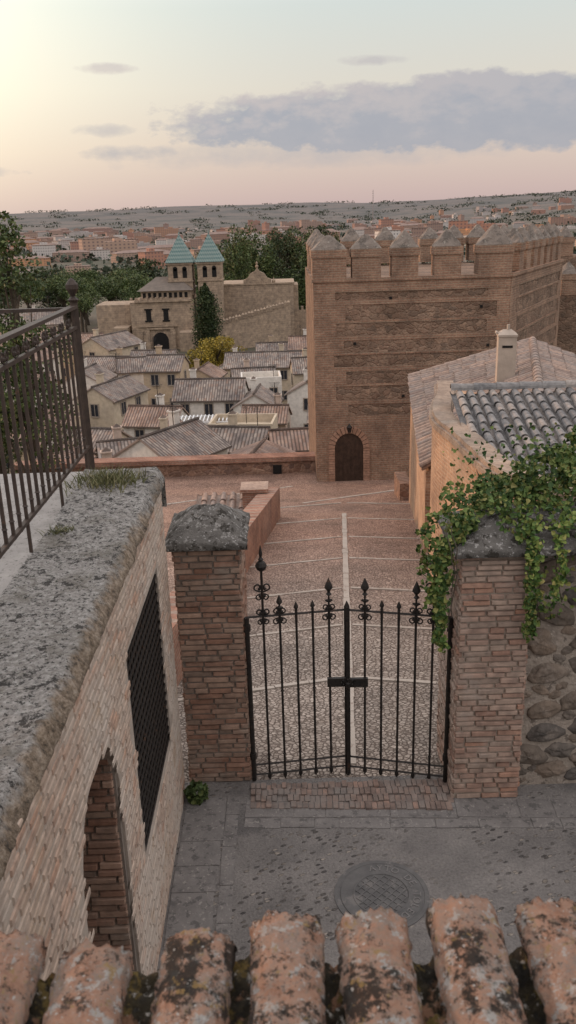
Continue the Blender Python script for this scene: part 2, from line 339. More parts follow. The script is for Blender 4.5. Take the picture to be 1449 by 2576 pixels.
for i in range(len(rs)-1):
    for j in range(n-1): mb.f.append((i*n+j,i*n+j+1,(i+1)*n+j+1,(i+1)*n+j)); mb.m.append(0); mb.u.append(None)
def terrain_mat():
    t=T('valley ground'); v=t.n('ShaderNodeVectorMath',operation='LENGTH'); t.put(v.inputs[0],t.tc.outputs['Object']); r=v.outputs['Value']
    c=t.ramp(t.noise(.004,detail=9,rough=.75),[(.35,(.05,.056,.038)),(.48,(.09,.08,.058)),(.6,(.18,.13,.1)),(.7,(.06,.07,.045))])
    c2=t.ramp(t.noise(.0035,detail=10,rough=.82),[(.4,(.04,.048,.04)),(.48,(.08,.078,.065)),(.55,(.15,.12,.098)),(.62,(.075,.08,.068))])
    c=t.mix(t.rng(r,1200,3500,0,1),c,c2); c=t.mix(t.rng(r,1000,6500,0,.45),c,(.12,.11,.125))  # second mix paints distance haze into the ground colour
    return t.done(c)
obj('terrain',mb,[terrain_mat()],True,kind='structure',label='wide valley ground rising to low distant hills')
# ---------------------------------------------------------------- near ground
def pz(y): return -(max(y,8.2)-8.2)*.162 if y<31.5 else -3.775-(y-31.5)*.05
mb=MB(); xs=[-9+.5*i for i in range(46)]; ys=[8.2+.4*i for i in range(66)]
for y in ys:
    for x in xs: mb.v.append((x,y,pz(y)+.02*noise.noise(Vector((x*.8,y*.8,0)))*(1 if y>8.3 else 0)))
for i in range(len(ys)-1):
    for j in range(len(xs)-1):
        k=i*len(xs)+j; mb.f.append((k,k+1,k+1+len(xs),k+len(xs))); mb.m.append(0); mb.u.append(None)
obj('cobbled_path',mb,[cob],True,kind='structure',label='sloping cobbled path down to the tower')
mb=MB()
def strip_line(p,q,w,z=.008,seg=.5):
    p=Vector(p);q=Vector(q);d=(q-p);L=d.length;d.normalize();s=Vector((-d.y,d.x))*w/2;n=max(1,int(L/seg))
    for i in range(n):
        a=p+d*(L*i/n+.006);b=p+d*(L*(i+1)/n-.006)
        vs=[]; jw=R.uniform(.85,1.1)
        for (c,sg) in((a,-1),(b,-1),(b,1),(a,1)):
            P=c+s*sg*jw; vs.append((P.x,P.y,pz(P.y)+z+R.uniform(-.006,.004)+.012))
        mb.hexa([(v[0],v[1],v[2]-.05) for v in vs],vs)
cx=lambda y:.62+(y-8.2)*.0655
strip_line((cx(8.5),8.5),(cx(25),25),.13)
for y in (11.25,13.8,16.3,19,21.5,24.2,27):
    for sg,wd in((-1,2.6),(1,2.4)):
        strip_line((cx(y)+sg*.09,y),(cx(y)+sg*wd,y-.28*wd),.085)
strip_line((-4.5,27.5),(.2,31.2),.12); strip_line((0.5,27.2),(4,29.5),.12)
obj('stone_paving_strips',mb,[strip],kind='structure',label='pale stone drainage strips across the cobbles')
mb=MB(); mb.add([(-1.3,-4,0),(9,-4,0),(9,8.2,0),(-1.3,8.2,0)],[(0,1,2,3)])
obj('street',mb,[streetm],kind='structure',label='grey worn pebbled street')
mb=MB()
def slabrow(p,q,w,ln,z):
    p=Vector(p);q=Vector(q);d=q-p;L=d.length;d.normalize();s=Vector((-d.y,d.x));u=0
    while u<L:
        l=ln*R.uniform(.6,1.4); a=p+d*(u+.004);b=p+d*(min(u+l,L)-.004); zz=z+R.uniform(-.003,.003)
        w1=w*R.uniform(.9,1.05);w2=w*R.uniform(.9,1.05);o1=s*R.uniform(-.012,.012);o2=s*R.uniform(-.012,.012)
        q4=(a+o1,b+o2,b+s*w2,a+s*w1)
        mb.hexa([(c.x,c.y,-.05) for c in q4],[(c.x,c.y,zz) for c in q4]); u+=l
slabrow((-1.2,7.9),(-1.2,1),.42,.55,.008); slabrow((-.76,7.9),(-.76,1),.14,.4,.007)
slabrow((-.56,7.40),(8,6.99),.15,.4,.008); slabrow((-.56,7.57),(8,7.16),.3,.5,.007)
obj('pavement',mb,[slab],kind='structure',label='grey stone slab borders of the street')
# ---------------------------------------------------------------- brick facing
def bricks(mb,o,u,n,L,z0,z1,ch=.063,bl=.26,skip=None,dep=.03,mi=0):
    o=Vector(o);u=Vector(u).normalized();n=Vector(n).normalized();z=z0;row=0
    while z<z1-.02:
        h=ch*R.uniform(.9,1.1); x=-R.uniform(0,bl)
        while x<L:
            l=bl*R.uniform(.55,1.25); a=max(x,0);b=min(x+l,L)
            if b-a>.04 and not (skip and skip((a+b)/2,z+h/2)):
                d=dep*R.uniform(.5,1.1); j=R.uniform(-.004,.004);g=.007
                A=o+u*(a+g);B=o+u*(b-g);zb=z+g+j;zt=min(z+h-g+j,z1)
                e=.006
                vs=[A,B,B+n*d-u*e,A+n*d+u*e]
                bot=[(p.x,p.y,zb+(e if i>1 else 0)+R.uniform(-.002,.002)) for i,p in enumerate(vs)]
                top=[(p.x,p.y,zt-(e if i>1 else 0)+R.uniform(-.003,.002)) for i,p in enumerate(vs)]
                mb.hexa(bot,top,mi)
            x+=l
        z+=h;row+=1
def cap_mesh(x0,x1,y0,y1,z,h,rid,seed):
    mb=MB(); nx=44;ny=30;vs=[];fs=[]
    cx_=(x0+x1)/2;cy=(y0+y1)/2
    for j in range(-1,ny+2):
        for i in range(-1,nx+2):
            ii=min(max(i,0),nx);jj=min(max(j,0),ny)
            x=x0+(x1-x0)*ii/nx;y=y0+(y1-y0)*jj/ny
            dx=max(0,abs(x-cx_)-rid)/max(.01,((x1-x0)/2-rid));dy=abs(y-cy)/((y1-y0)/2)
            q=(dx**9+dy**9)**(1/9)
            zz=z+.06+h*(1-min(1,q)**1.08)
            k=noise.fractal(Vector((x*6,y*6,seed)),1,2,5)*.024
            if i!=ii or j!=jj: vs.append((x*1+(.02 if i<0 else -.02 if i>nx else 0),y+(.02 if j<0 else -.02 if j>ny else 0),z-.01))
            else: vs.append((x+k*.6,y+k*.4,zz+k))
    W=nx+3
    for j in range(ny+2):
        for i in range(nx+2): a=j*W+i; fs.append((a,a+1,a+W+1,a+W))
    mb.add(vs,fs); return mb
def pillar(label,x0,x1,y0,y1,z1,bm,mm,seed,capx1=None):
    e=thing('gate_pillar',label,'pillar',((x0+x1)/2,(y0+y1)/2,0),'pillars flanking the iron gate')
    mb=MB(); g=.02
    mb.box(x0+g,x1-g,y0+g,y1-g,-.6,z1,1)
    bricks(mb,(x0,y0+g,0),(1,0,0),(0,-1,0),x1-x0,0,z1)
    bricks(mb,(x0+g,y0,0),(0,1,0),(-1,0,0),y1-y0,0,z1); bricks(mb,(x1-g,y0,0),(0,1,0),(1,0,0),y1-y0,0,z1)
    obj('shaft',mb,[bm,mm],parent=e)
    obj('cap',cap_mesh(x0-.08,(capx1 or x1)+.08,y0-.09,y1+.1,z1,.27,.10 if not capx1 else .45,seed),[capstone],True,parent=e)
    return e
pillar('thin red brick pillar with lichened pyramid cap beside the iron gate',-1.19,-.50,8.18,9.0,2.83,brick_l,mortar_d,1)
pillar('pale brick pillar with hipped stone cap overgrown by ivy',1.67,2.38,7.76,8.75,2.83,brick_r,mortar,5,3.7)
mb=MB()
for r_ in range(4):
    x=-.5
    while x<1.63:
        w=.06*R.uniform(.85,1.2);f=(x+.5)/2.13; y0=8.16-.05-(r_+1)*(.10+.035*f); d=(.10+.035*f)-.01
        z=.022+R.uniform(-.014,.012); o_=R.uniform(-.01,.01)
        mb.box(x,x+w-.008,y0+o_,y0+d+o_*.5,-.03,z); x+=w
obj('brick_threshold',mb,[brick_t],label='worn brick-on-edge threshold under the iron gate',cat='threshold')
# ---------------------------------------------------------------- iron gate
def scroll(mb,c,sx,sz,size,ux,r=.008):
    pts=[]
    for i in range(15):
        t=i/14; a=-math.pi/2+t*math.pi*1.75; rr=size*(1-.55*t)
        px=size*.95+math.cos(a)*rr-size*.95*max(0,1-t*5); pzz=size*1.0+math.sin(a)*rr
        pts.append(Vector(c)+Vector(ux)*(px*sx*.9)+Vector((0,0,pzz*sz)))
    mb.tube(pts,[r]*10+[r*1.2]*5,5)
    e=pts[-1]; mb.lathe((e.x,e.y,e.z-.018),[(.004,0),(.017,.01),(.017,.026),(.004,.036)],6)
def spear(mb,c,s):
    mb.lathe(c,[(.012*s,0),(.026*s,.012*s),(.012*s,.028*s),(.012*s,.04*s),(.036*s,.07*s),(.03*s,.095*s),(.003,.16*s)],8)
def leaf(par,p0,p1,order,extra=None):
    p0=Vector(p0);p1=Vector(p1);d=p1-p0;ux=d.normalized()
    mb=MB(); P=lambda k,z:(p0+d*(k/6)).to_3d()+Vector((0,0,z))
    mb.tube([P(0,-.02),P(0,2.02)],.026,6)
    mb.tube([P(0,1.86),P(0,1.94)],.038,6); mb.tube([P(0,.28),P(0,.36)],.038,6)
    for z in(.07,.2,2.02): mb.tube([P(0,z),P(6,z)],.013,4)
    for k in range(1,6):
        mb.tube([P(k,.02),P(k,2.06)],.013,6)
        mb.tube([P(k,.02),P(k,.06)],.022,6); mb.lathe(tuple(P(k,-.01)),[(.003,0),(.02,.03),(.012,.05)],6)
        for z in(.3,1.1): mb.lathe(tuple(P(k,z)),[(.013,0),(.021,.01),(.013,.022)],6)
    lf=obj('gate_leaf',mb,[iron],parent=par)
    u3=ux.to_3d()
    for k in range(1,6):
        mb=MB(); ty=order[k-1]; mb.tube([P(k,1.93),P(k,2.07)],.0145,6)
        if ty=='s': spear(mb,tuple(P(k,2.04)),.75)
        if ty=='b' or ty=='m':
            s=1 if ty=='b' else .75; top=2.2 if ty=='b' else 2.1
            mb.tube([P(k,2.02),P(k,top+.01)],.011,6); spear(mb,tuple(P(k,top)),1.25*s)
            for sg in(-1,1):
                scroll(mb,P(k,2.03),sg,1,.038,u3); scroll(mb,P(k,1.99),sg,-1,.042,u3)
                scroll(mb,P(k,2.13 if ty=='b' else 2.09),sg,.6,.022,u3,.006)
        if ty=='t':
            mb.tube([P(k,2.02),P(k,2.62)],.013,6)
            mb.lathe(tuple(P(k,2.53)),[(.015,0),(.05,.03),(.062,.065),(.045,.1),(.02,.12),(.03,.135),(.012,.16),(.02,.2),(.003,.29)],10)
            for sg in(-1,1):
                scroll(mb,P(k,2.03),sg,1,.04,u3,.009); scroll(mb,P(k,2.3),sg,1,.05,u3,.009); scroll(mb,P(k,2.28),sg,-1,.04,u3,.008); scroll(mb,P(k,1.99),sg,-1,.035,u3)
        obj('finial',mb,[iron],parent=lf)
ge=thing('iron_gate','black wrought iron double gate with scrolled spear finials between brick pillars','gate',(.59,8.2,0))
leaf(ge,(-.47,8.2),(.575,8.32),['t','m','s','s','b'])
leaf(ge,(1.65,8.06),(.605,8.31),['t','b','s','s','b'])
mb=MB(); mb.box(.56,.62,8.28,8.33,-.05,2.06); mb.lathe((.59,8.305,2.06),[(.03,0),(.02,.03),(.003,.07)],6); mb.box(.575,.605,8.245,8.285,.0,1.95)
obj('meeting_stile',mb,[iron],parent=ge)
mb=MB(); mb.box(.37,.59,8.235,8.275,1.14,1.24); mb.box(.585,.81,8.23,8.27,1.13,1.23); mb.lathe((.59,8.22,1.12),[(.02,0),(.03,.02),(.03,.07),(.015,.08)],8)
for i in range(9):
    t=i/8*math.pi*2; mb.lathe((.59+.07*math.cos(t),8.22,1.2+.035*math.sin(t)),[(.004,-.012),(.013,0),(.004,.012)],6)
obj('lock',mb,[iron],parent=ge)
# ---------------------------------------------------------------- left retaining wall
we=thing('retaining_wall','tall limewashed brick wall with lichened coping and barred window','wall',(-1.6,4.5,0))
mb=MB(); X0,X1=-1.94,-1.232
for (a,b,z0,z1) in [(.9,3.95,-.3,3.5),(3.95,5.1,2.8,3.5),(5.1,5.7,-.3,3.5),(5.7,7.4,-.3,1.1),(5.7,7.4,2.95,3.5),(7.4,8.03,-.3,3.5)]:
    mb.box(X0,X1,a,b,z0,z1,1)
mb.box(-2.2,-1.945,3.9,7.5,-.3,3.2,1)
for (ya_,sg) in((3.95,1),(5.1,-1)):
    pts_=[(ya_,2.8)]+[(ya_+sg*.42*(1-math.cos(t*math.pi/16)),2.8-.62+.62*math.sin(t*math.pi/16)) for t in range(0,9)]
    mb.add([(X1-.35,y_,z_) for y_,z_ in pts_]+[(X1-.001,y_,z_) for y_,z_ in pts_],[tuple(range(len(pts_)))[::-1],tuple(range(len(pts_),2*len(pts_)))]+[(i,(i+1)%len(pts_),len(pts_)+(i+1)%len(pts_),len(pts_)+i) for i in range(len(pts_))],1)
def sk(u,z):
    y=u+.9
    if 3.95<y<5.1 and z<2.8:
        dy=min(y-3.95,5.1-y)
        top=2.8 if dy>.42 else 2.18+.62*math.sqrt(max(0,1-(1-dy/.42)**2))
        return z<top
    return 5.68<y<7.42 and 1.08<z<2.97
bricks(mb,(X1,.9,0),(0,1,0),(1,0,0),7.13,0,3.5,.06,.22,sk,.009)
obj('wall',mb,[brick_w,mortar_w],parent=we)
mb=MB(); mb.box(-1.90,-1.25,5.05,5.095,0,2.79,1); bricks(mb,(-1.90,5.05,0),(1,0,0),(0,-1,0),.64,0,2.77,dep=.03)
mb.box(-1.94,-1.90,3.96,5.095,0,2.79,1); bricks(mb,(-1.90,3.97,0),(0,1,0),(1,0,0),1.07,0,2.77,dep=.03)
obj('doorway',mb,[brick_l,mortar_d],parent=we)
mb=MB(); mb.box(-1.6,-1.59,5.7,7.4,1.1,2.95,1)
for i in range(18): y=5.72+i*.098; mb.box(-1.27,-1.255,y,y+.028,1.1,2.95)
for i in range(20): z=1.13+i*.096; mb.box(-1.255,-1.243,5.7,7.4,z,z+.028)
obj('window_grille',mb,[iron,dark],parent=we,label='dark iron lattice over a wall opening')
mb=MB(); nx=40;ny=260; xa,ya,yb=-1.97,.8,8.12
def copz(x,y,xb):
    f=noise.fractal(Vector((x*5,y*5,3)),1,2,5); f2=noise.fractal(Vector((x*22,y*22,3)),1,2,3)
    ed=max(0,min(1,(xb-x)/(.08+.04*noise.noise(Vector((y*2,7,0))))))
    return 3.60+.02*(y/8)+.09*sst(6.5,8.2,y)+.012*f+.008*f2-.11*(1-ed)**1.3
vs=[];fs=[]
for j in range(ny+1):
    y=ya+(yb-ya)*j/ny; xb=-1.21+.025*sst(6.6,8,y)
    for i in range(nx+1):
        x=xa+(xb-xa)*i/nx
        k=max(0,(i-(nx-6))/6)
        w=k*(.03*noise.noise(Vector((y*3,1,0)))+.016*noise.noise(Vector((y*14,2,i*.2)))+.010*noise.noise(Vector((y*40,2,i*.3))))
        vs.append((x+w,y,copz(x,y,xb)))
for j in range(ny):
    for i in range(nx): a=j*(nx+1)+i; fs.append((a,a+1,a+nx+2,a+nx+1))
b0=len(vs)
for j in range(ny+1): v=vs[j*(nx+1)+nx]; vs.append((-1.228,v[1],v[2]-.04+.03*noise.noise(Vector((v[1]*6,5,0)))))
for j in range(ny): a=j*(nx+1)+nx; fs.append((a,b0+j,b0+j+1,a+nx+1))
b1=len(vs)
for i in range(nx+1): v=vs[ny*(nx+1)+i]; vs.append((v[0],v[1],3.3))
for i in range(nx): a=ny*(nx+1)+i; fs.append((a,a+1,b1+i+1,b1+i))
mb.add(vs,fs); obj('coping',mb,[coping],True,parent=we,label='rough grey coping spotted with black lichen')
gravel=surf('terrace gravel',[(.26,.245,.23),(.37,.35,.33)],6,60,.03,[(30,.58,(.14,.13,.12))])
mb=MB(); mb.box(-14,-1.96,-3,8.5,-8,3.58); obj('terrace',mb,[gravel],kind='structure',label='gravel terrace behind the iron railing')
# railing
re_=thing('iron_railing','brown iron railing with scrollwork on the wall top','railing',(-1.97,5,3.6))
xr=-1.97
mb=MB(); mb.tube([(xr,8.4,3.5),(xr,8.4,5.3)],.038,4); mb.lathe((xr,8.4,5.28),[(.04,0),(.055,.02),(.02,.05),(.03,.07),(.06,.12),(.06,.16),(.03,.2),(.005,.22)],10)
obj('post',mb,[railiron],parent=re_)
mb=MB(); mb.tube([(xr,4.4,3.6),(xr,4.4,5.3)],.035,4); obj('post',mb,[railiron],parent=re_)
mb=MB()
mb.box(xr-.035,xr+.035,1,8.4,5.22,5.25); mb.box(xr-.018,xr+.018,1,8.4,5.03,5.06); mb.box(xr-.018,xr+.018,1,8.4,3.86,3.89)
mb.box(-7,xr,8.37,8.43,5.2,5.23)
obj('handrail',mb,[railiron],parent=re_)
mb=MB(); y=8.22;i=0
while y>1.2:
    mb.box(xr-.0115,xr+.0115,y-.0115,y+.0115,3.85 if i%6 else 3.62,5.05); 
    mb.lathe((xr,y,3.98),[(.0115,0),(.023,.012),(.0115,.025)],6); y-=.172;i+=1
y=8.1
while y>1.2:
    for sg in(-1,1): scroll(mb,(xr,y,5.06),sg,1,.05,(0,1,0),.007)
    y-=.28
obj('balusters',mb,[railiron],parent=re_)
mb=MB(); mb.tube([(-5.2,8.4,3.56),(-5.2,8.4,5.2)],.02,4); obj('baluster',mb,[railiron],parent=re_)
# ---------------------------------------------------------------- right rubble wall
e=thing('stone_wall','rubble stone wall set in rough render beside the pillar','wall',(4,8.1,0))
mb=MB(); mb.box(2.36,8,7.97,8.6,-.6,2.95); obj('wall',mb,[stonewall],parent=e)
mb=MB(); placed=[]
for it in range(3000):
    x=R.uniform(2.44,5.5);z=R.uniform(.05,2.8);s=(R.uniform(.14,.2) if it<250 else R.uniform(.05,.13))
    if all((x-a)**2+(1.35*(z-b))**2>(s+c)**2*1.0 for a,b,c in placed): placed.append((x,z,s))
for (x,z,s) in placed:
    vs=[];fs=[];sd_=R.random()*50;nu=18;nv=7;tilt=R.uniform(-.5,.5)
    for j in range(nv+1):
        p=j/nv*math.pi/2
        for i in range(nu):
            q=2*math.pi*i/nu; k=1+.42*noise.noise(Vector((math.cos(q)*1.4+sd_,math.sin(q)*1.4,p*.9)))
            a_=math.cos(q)*math.cos(p)**.6*s*1.1*k; b_=math.sin(q)*math.cos(p)**.6*s*.7*k
            vs.append((x+a_*math.cos(tilt)-b_*math.sin(tilt),7.975-math.sin(p)*s*.3*k,z+a_*math.sin(tilt)+b_*math.cos(tilt)))
    for j in range(nv):
        for i in range(nu): fs.append((j*nu+i,j*nu+(i+1)%nu,(j+1)*nu+(i+1)%nu,(j+1)*nu+i))
    mb.add(vs,fs)
obj('stones',mb,[stones],True,parent=e)
mb=cap_mesh(2.3,8.05,7.8,8.75,2.95,.15,2.7,9); obj('coping',mb,[capstone],True,parent=e)
# ---------------------------------------------------------------- ivy
def leafcloud(mb,clumps,size,mi=0,ivy=False):
    for (c,rx,ry,rz,n) in clumps:
        for _ in range(n):
            while True:
                p=Vector((R.uniform(-1,1),R.uniform(-1,1),R.uniform(-1,1)))
                if p.length<1: break
            if p.length>.001: p*= (p.length**-.45)
            P=Vector((c[0]+p.x*rx,c[1]+p.y*ry,c[2]+p.z*rz)); s=size*R.uniform(.55,1.35)
            nrm=Vector((R.gauss(0,1),R.gauss(0,1)-(1.2 if ivy else 0),R.gauss(0,1)+.5)).normalized()
            a=nrm.orthogonal().normalized(); a.rotate(Matrix.Rotation(R.uniform(0,6.28),3,nrm)); b=nrm.cross(a)
            if ivy: vs=[P-a*s*.5,P-a*.25*s+b*s*.5,P+a*s*.2+b*s*.32,P+a*s*.62,P+a*s*.2-b*s*.32,P-a*.25*s-b*s*.5]; vs[3]=vs[3]-nrm*s*.15; vs[0]=vs[0]-nrm*s*.1; f=[(0,1,2,3),(0,3,4,5)]
            else: vs=[P-a*s*.5,P+b*s*.35,P+a*s*.5,P-b*s*.35]; f=[(0,1,2,3)]
            mb.add(vs,f,mi)
ie=thing('ivy_plant','green ivy tumbling over the pillar cap and wall','plant',(2.3,8.2,2.9))
cl=[]
for _ in range(220):
    t=R.random()**.75; x=1.64+t*2.6; top=3.14+.6*min(1,t*1.7)+R.uniform(-.08,.06)
    z=R.uniform(3.08,top); y=R.uniform(8.0,9.0)
    cl.append(((x,y,z),.14,.17,.08,34))
for _ in range(34):
    x=R.uniform(2.1,4.2); cl.append(((x,R.uniform(7.72,7.95),R.uniform(2.95,3.25)),.1,.08,.07,20))
def strand(pts,n,w,per):
    for i in range(n):
        f=i/max(1,n-1)*(len(pts)-1);k=min(int(f),len(pts)-2);p=Vector(pts[k]).lerp(Vector(pts[k+1]),f-k)
        ww=w*(1-.45*i/n)*R.uniform(.6,1.2); cl.append(((p.x+R.gauss(0,ww*.45),p.y+R.uniform(-.05,.05),p.z),ww,ww*.6,.06,per))
strand([(1.75,8.0,3.15),(1.52,7.8,2.9),(1.45,7.75,2.45),(1.50,7.72,1.88)],38,.12,30)
strand([(1.7,8.4,3.2),(1.42,8.3,2.95),(1.37,8.2,2.5)],14,.08,14)
strand([(2.3,7.75,3.15),(2.33,7.62,2.8),(2.3,7.6,2.4),(2.36,7.6,2.02)],26,.1,24)
strand([(2.6,7.7,3.1),(2.62,7.62,2.7),(2.5,7.6,2.3)],14,.08,16)
strand([(2.8,7.7,3.05),(2.88,7.62,2.6),(3.0,7.65,2.3)],9,.06,10)
mb=MB(); leafcloud(mb,cl,.046,0,True)
for _ in range(220):
    x=R.uniform(1.33,1.62) if R.random()<.45 else R.uniform(2.2,3.2); z=R.uniform(2.2,3.2) if x<1.65 else R.uniform(2.1,3.0)
    leafcloud(mb,[((x,7.75+R.uniform(-.05,.3),z),.05,.05,.05,2)],.042,0,True)
for _ in range(200):
    leafcloud(mb,[((R.uniform(1.7,3.8),R.uniform(8.1,9.1),R.uniform(3.25,3.8)),.04,.04,.05,2)],.042,0,True)
obj('foliage',mb,[L_ivy],parent=ie)
mb=MB()
for k_,(xa_,zb_) in enumerate(((1.55,2.1),(1.5,2.3),(2.32,2.2),(2.4,2.4),(2.62,2.4),(2.9,2.4))):
    p=[(xa_+.1,8.1,3.15),(xa_+.02,7.8,3.05)]
    while p[-1][2]>zb_: p.append((p[-1][0]+R.uniform(-.04,.04),7.66+R.uniform(-.01,.03),p[-1][2]-.12))
    mb.tube(p,.005,4)
obj('stem',mb,[bark],parent=ie)
drym=leafmat('dry weeds',[(0,(.07,.075,.035)),(.6,(.13,.13,.06)),(1,(.22,.19,.11))])
def weed(label,c,n,h,sp):
    mb=MB()
    for _ in range(n):
        x=c[0]+R.gauss(0,sp);y=c[1]+R.gauss(0,sp*.8);hh=h*R.uniform(.4,1);dx=R.gauss(0,.05);dy=R.gauss(0,.05);w=.004
        mb.add([(x-w,y,c[2]),(x+w,y,c[2]),(x+dx*.5+w,y+dy*.5,c[2]+hh*.6),(x+dx*.5-w,y+dy*.5,c[2]+hh*.6),(x+dx*1.4,y+dy*1.4,c[2]+hh)],[(0,1,2,3),(3,2,4)])
    obj('weed_tuft',mb,[drym],label=label,cat='plant')
weed('grassy weeds growing on the wall top',(-1.66,7.75,3.64),620,.17,.15); weed('small grass tuft on the grey coping',(-1.85,6.6,3.6),90,.07,.05)
mb=MB(); leafcloud(mb,[((-1.08,7.85,.12),.12,.1,.12,160)],.06,0,True); obj('wall_foot_plant',mb,[L_mid],label='leafy green weed at the foot of the wall',cat='plant')
# ---------------------------------------------------------------- manhole cover
me_=thing('manhole_cover','round cast iron manhole cover set in the street','manhole cover',(.76,6.42,0))
castm=surf('cast iron',[(.085,.083,.083),(.135,.13,.127)],8,60,.004,[(5,.55,(.16,.15,.143))],rough=.7)
mb=MB(); mb.lathe((.76,6.42,0),[(.44,-.02),(.44,.009),(.40,.009),(.395,.004),(.385,.004),(.38,.011),(.27,.011),(.265,.016),(.25,.016),(.245,.007),(0.001,.007)],48)
for i in range(-3,4):
    h=math.sqrt(.24**2-(i*.065)**2)
    for ang in(45,-45):
        M=Matrix.Translation((.76,6.42,0))@Matrix.Rotation(rad(ang),4,'Z'); mb.box(-h,h,i*.065-.007,i*.065+.007,.0,.014 if ang>0 else .0134,0,M)
obj('cover',mb,[castm],parent=me_)
castm2=surf('worn raised iron',[(.14,.135,.13),(.2,.19,.185)],8,60,.003,rough=.6)
def ring_text(txt,a0,a1,r,size,rot=0):
    mb=MB(); tmp=[]
    for i,ch in enumerate(txt):
        if ch==' ': continue
        a=rad(a0+(a1-a0)*i/(len(txt)-1))
        cu=bpy.data.curves.new('lettering','FONT'); cu.body=ch; cu.size=size; cu.extrude=.004; cu.align_x='CENTER'; cu.align_y='CENTER'
        o=bpy.data.objects.new('lettering_source',cu); col.objects.link(o)
        M=Matrix.Translation((r*math.cos(a)+.76,r*math.sin(a)+6.42,.014))@Matrix.Rotation(a-math.pi/2+rot,4,'Z'); tmp.append((o,M))
    bpy.context.view_layer.update(); dg=bpy.context.evaluated_depsgraph_get()
    for o,M in tmp:
        me=o.evaluated_get(dg).to_mesh(); mb.add([v.co.copy() for v in me.vertices],[tuple(p.vertices) for p in me.polygons],0,None,M); o.evaluated_get(dg).to_mesh_clear()
    for o,M in tmp: bpy.data.objects.remove(o)
    obj('lettering',mb,[castm2],parent=me_)
ring_text('AYTO DE TOLEDO',100,-70,.325,.1)
# ---------------------------------------------------------------- foreground tiled wall
def lichen():
    t=T('lichen crusted terracotta')
    c=t.ramp(t.noise(11,detail=9,rough=.8),[(.3,(.2,.11,.075)),(.42,(.36,.20,.135)),(.52,(.45,.27,.19)),(.6,(.36,.25,.195)),(.72,(.22,.145,.11))])
    c=t.mix(t.rng(t.noise(13,detail=9,rough=.85),.49,.56,0,.7),c,(.29,.255,.225))
    c=t.mix(t.rng(t.noise(28,detail=9,rough=.8),.55,.58,0,.85),c,(.045,.038,.032))
    c=t.mix(t.rng(t.noise(23,detail=9,rough=.8),.545,.57,0,.88),c,(.46,.445,.42))
    c=t.mix(t.rng(t.noise(5.2,detail=10,rough=.8),.53,.57,0,.92),c,(.022,.02,.017))
    v=t.m('ADD',t.vor(42),t.m('MULTIPLY',t.noise(70),.6)); c=t.mix(t.rng(v,.40,.43,.85,0),c,(.53,.51,.48))
    c=t.mix(t.rng(t.noise(26,detail=6,rough=.7),.59,.63,0,.7),c,(.37,.24,.09))
    return t.done(c,t.m('ADD',t.noise(60,detail=9,rough=.8),t.m('MULTIPLY',t.noise(16),.8)),.022,1,.95)
def barrel(mb,a,b,r0,r1,up=Vector((0,0,1)),n=7,mi=0,th=.014,ns=1,seed=None):
    a=Vector(a);b=Vector(b);d=(b-a).normalized();s=d.cross(up).normalized();u=s.cross(d).normalized();vs=[];fs=[]
    for k in range(ns+1):
        t=k/ns;c=a.lerp(b,t);r=r0+(r1-r0)*t
        for lay in(0,1):
            for i in range(n+1):
                q=math.pi*i/n; rr=r-(th if lay else 0); sh=Vector((0,0,0))
                if seed is not None:
                    if not lay:
                        p=c+s*math.cos(q)*r+u*math.sin(q)*r; rr+=.009*noise.fractal(Vector((p.x*30,p.y*30,p.z*30+seed)),.7,2,7)
                    if k==0: sh=d*(.06*abs(noise.noise(Vector((q*3.2,seed,0))))+.012*noise.noise(Vector((q*12,seed,2)))+.005)
                    elif k==1: sh=d*(.03*abs(noise.noise(Vector((q*3.2,seed,0)))))
                sq=(abs(math.sin(q))**.7) if seed is not None else math.sin(q)
                vs.append(c+s*math.cos(q)*rr+u*sq*rr*(1.0 if seed is None else .78)+sh)
    m=2*(n+1)
    for k in range(ns):
        for i in range(n): fs.append((k*m+i,k*m+i+1,(k+1)*m+i+1,(k+1)*m+i))
    for kk in(0,ns):
        for i in range(n): fs.append((kk*m+i,kk*m+i+1,kk*m+n+1+i+1,kk*m+n+1+i))
    mb.add(vs,fs,mi)
te=thing('tiled_wall','wall topped with lichen crusted terracotta barrel tiles','wall',(0,1,0))
mb=MB(); SL=-.02
base=lambda y:4.31+(1.7-y)*SL
for i in range(-5,7):
    x=.178+.219*i; jx=R.uniform(-.02,.02); ye=1.69+.06*x+R.uniform(-.03,.02)
    barrel(mb,(x+jx,ye,base(ye)+.005+R.uniform(-.014,.010)),(x+jx*.3,1.12,base(1.12)+.012),.087,.08,n=32,ns=40,seed=i*3.1,th=.02)
    barrel(mb,(x+jx*.2+R.uniform(-.01,.01),1.16,base(1.2)+.022),(x-jx,.45,base(.45)+.03),.090,.08,n=24,ns=40,seed=i*5.7,th=.02)
obj('cover_tiles',mb,[lichen()],True,parent=te)
moss=surf('moss and grime',[(.014,.012,.01),(.045,.036,.02)],14,40,.05,[(13,.53,(.12,.085,.028)),(9,.57,(.19,.105,.065)),(30,.57,(.34,.32,.29)),(16,.56,(.02,.018,.015))])
mb=MB(); nx=320;ny=110;vs=[];fs=[]
for j in range(ny+1):
    for i in range(nx+1):
        x=-1.4+2.9*i/nx; y=.4+(1.24+.03*x)*j/ny
        ph=((x-.178)/.219)%1; z=base(y)+.018-.05*math.sin(math.pi*ph)**2+.04*noise.fractal(Vector((x*18,y*18,2)),.8,2,6)
        if j==ny: z-=.06
        vs.append((x,y+(.03*noise.noise(Vector((x*20,1,1))) if j>=ny-1 else 0),z))
for j in range(ny):
    for i in range(nx): a=j*(nx+1)+i; fs.append((a,a+1,a+nx+2,a+nx+1))
mb.add(vs,fs); obj('channel_tiles',mb,[moss],True,parent=te)
mb=MB(); mb.box(-1.5,2,.5,1.45,0,4.2); obj('wall',mb,[mortar],parent=te)
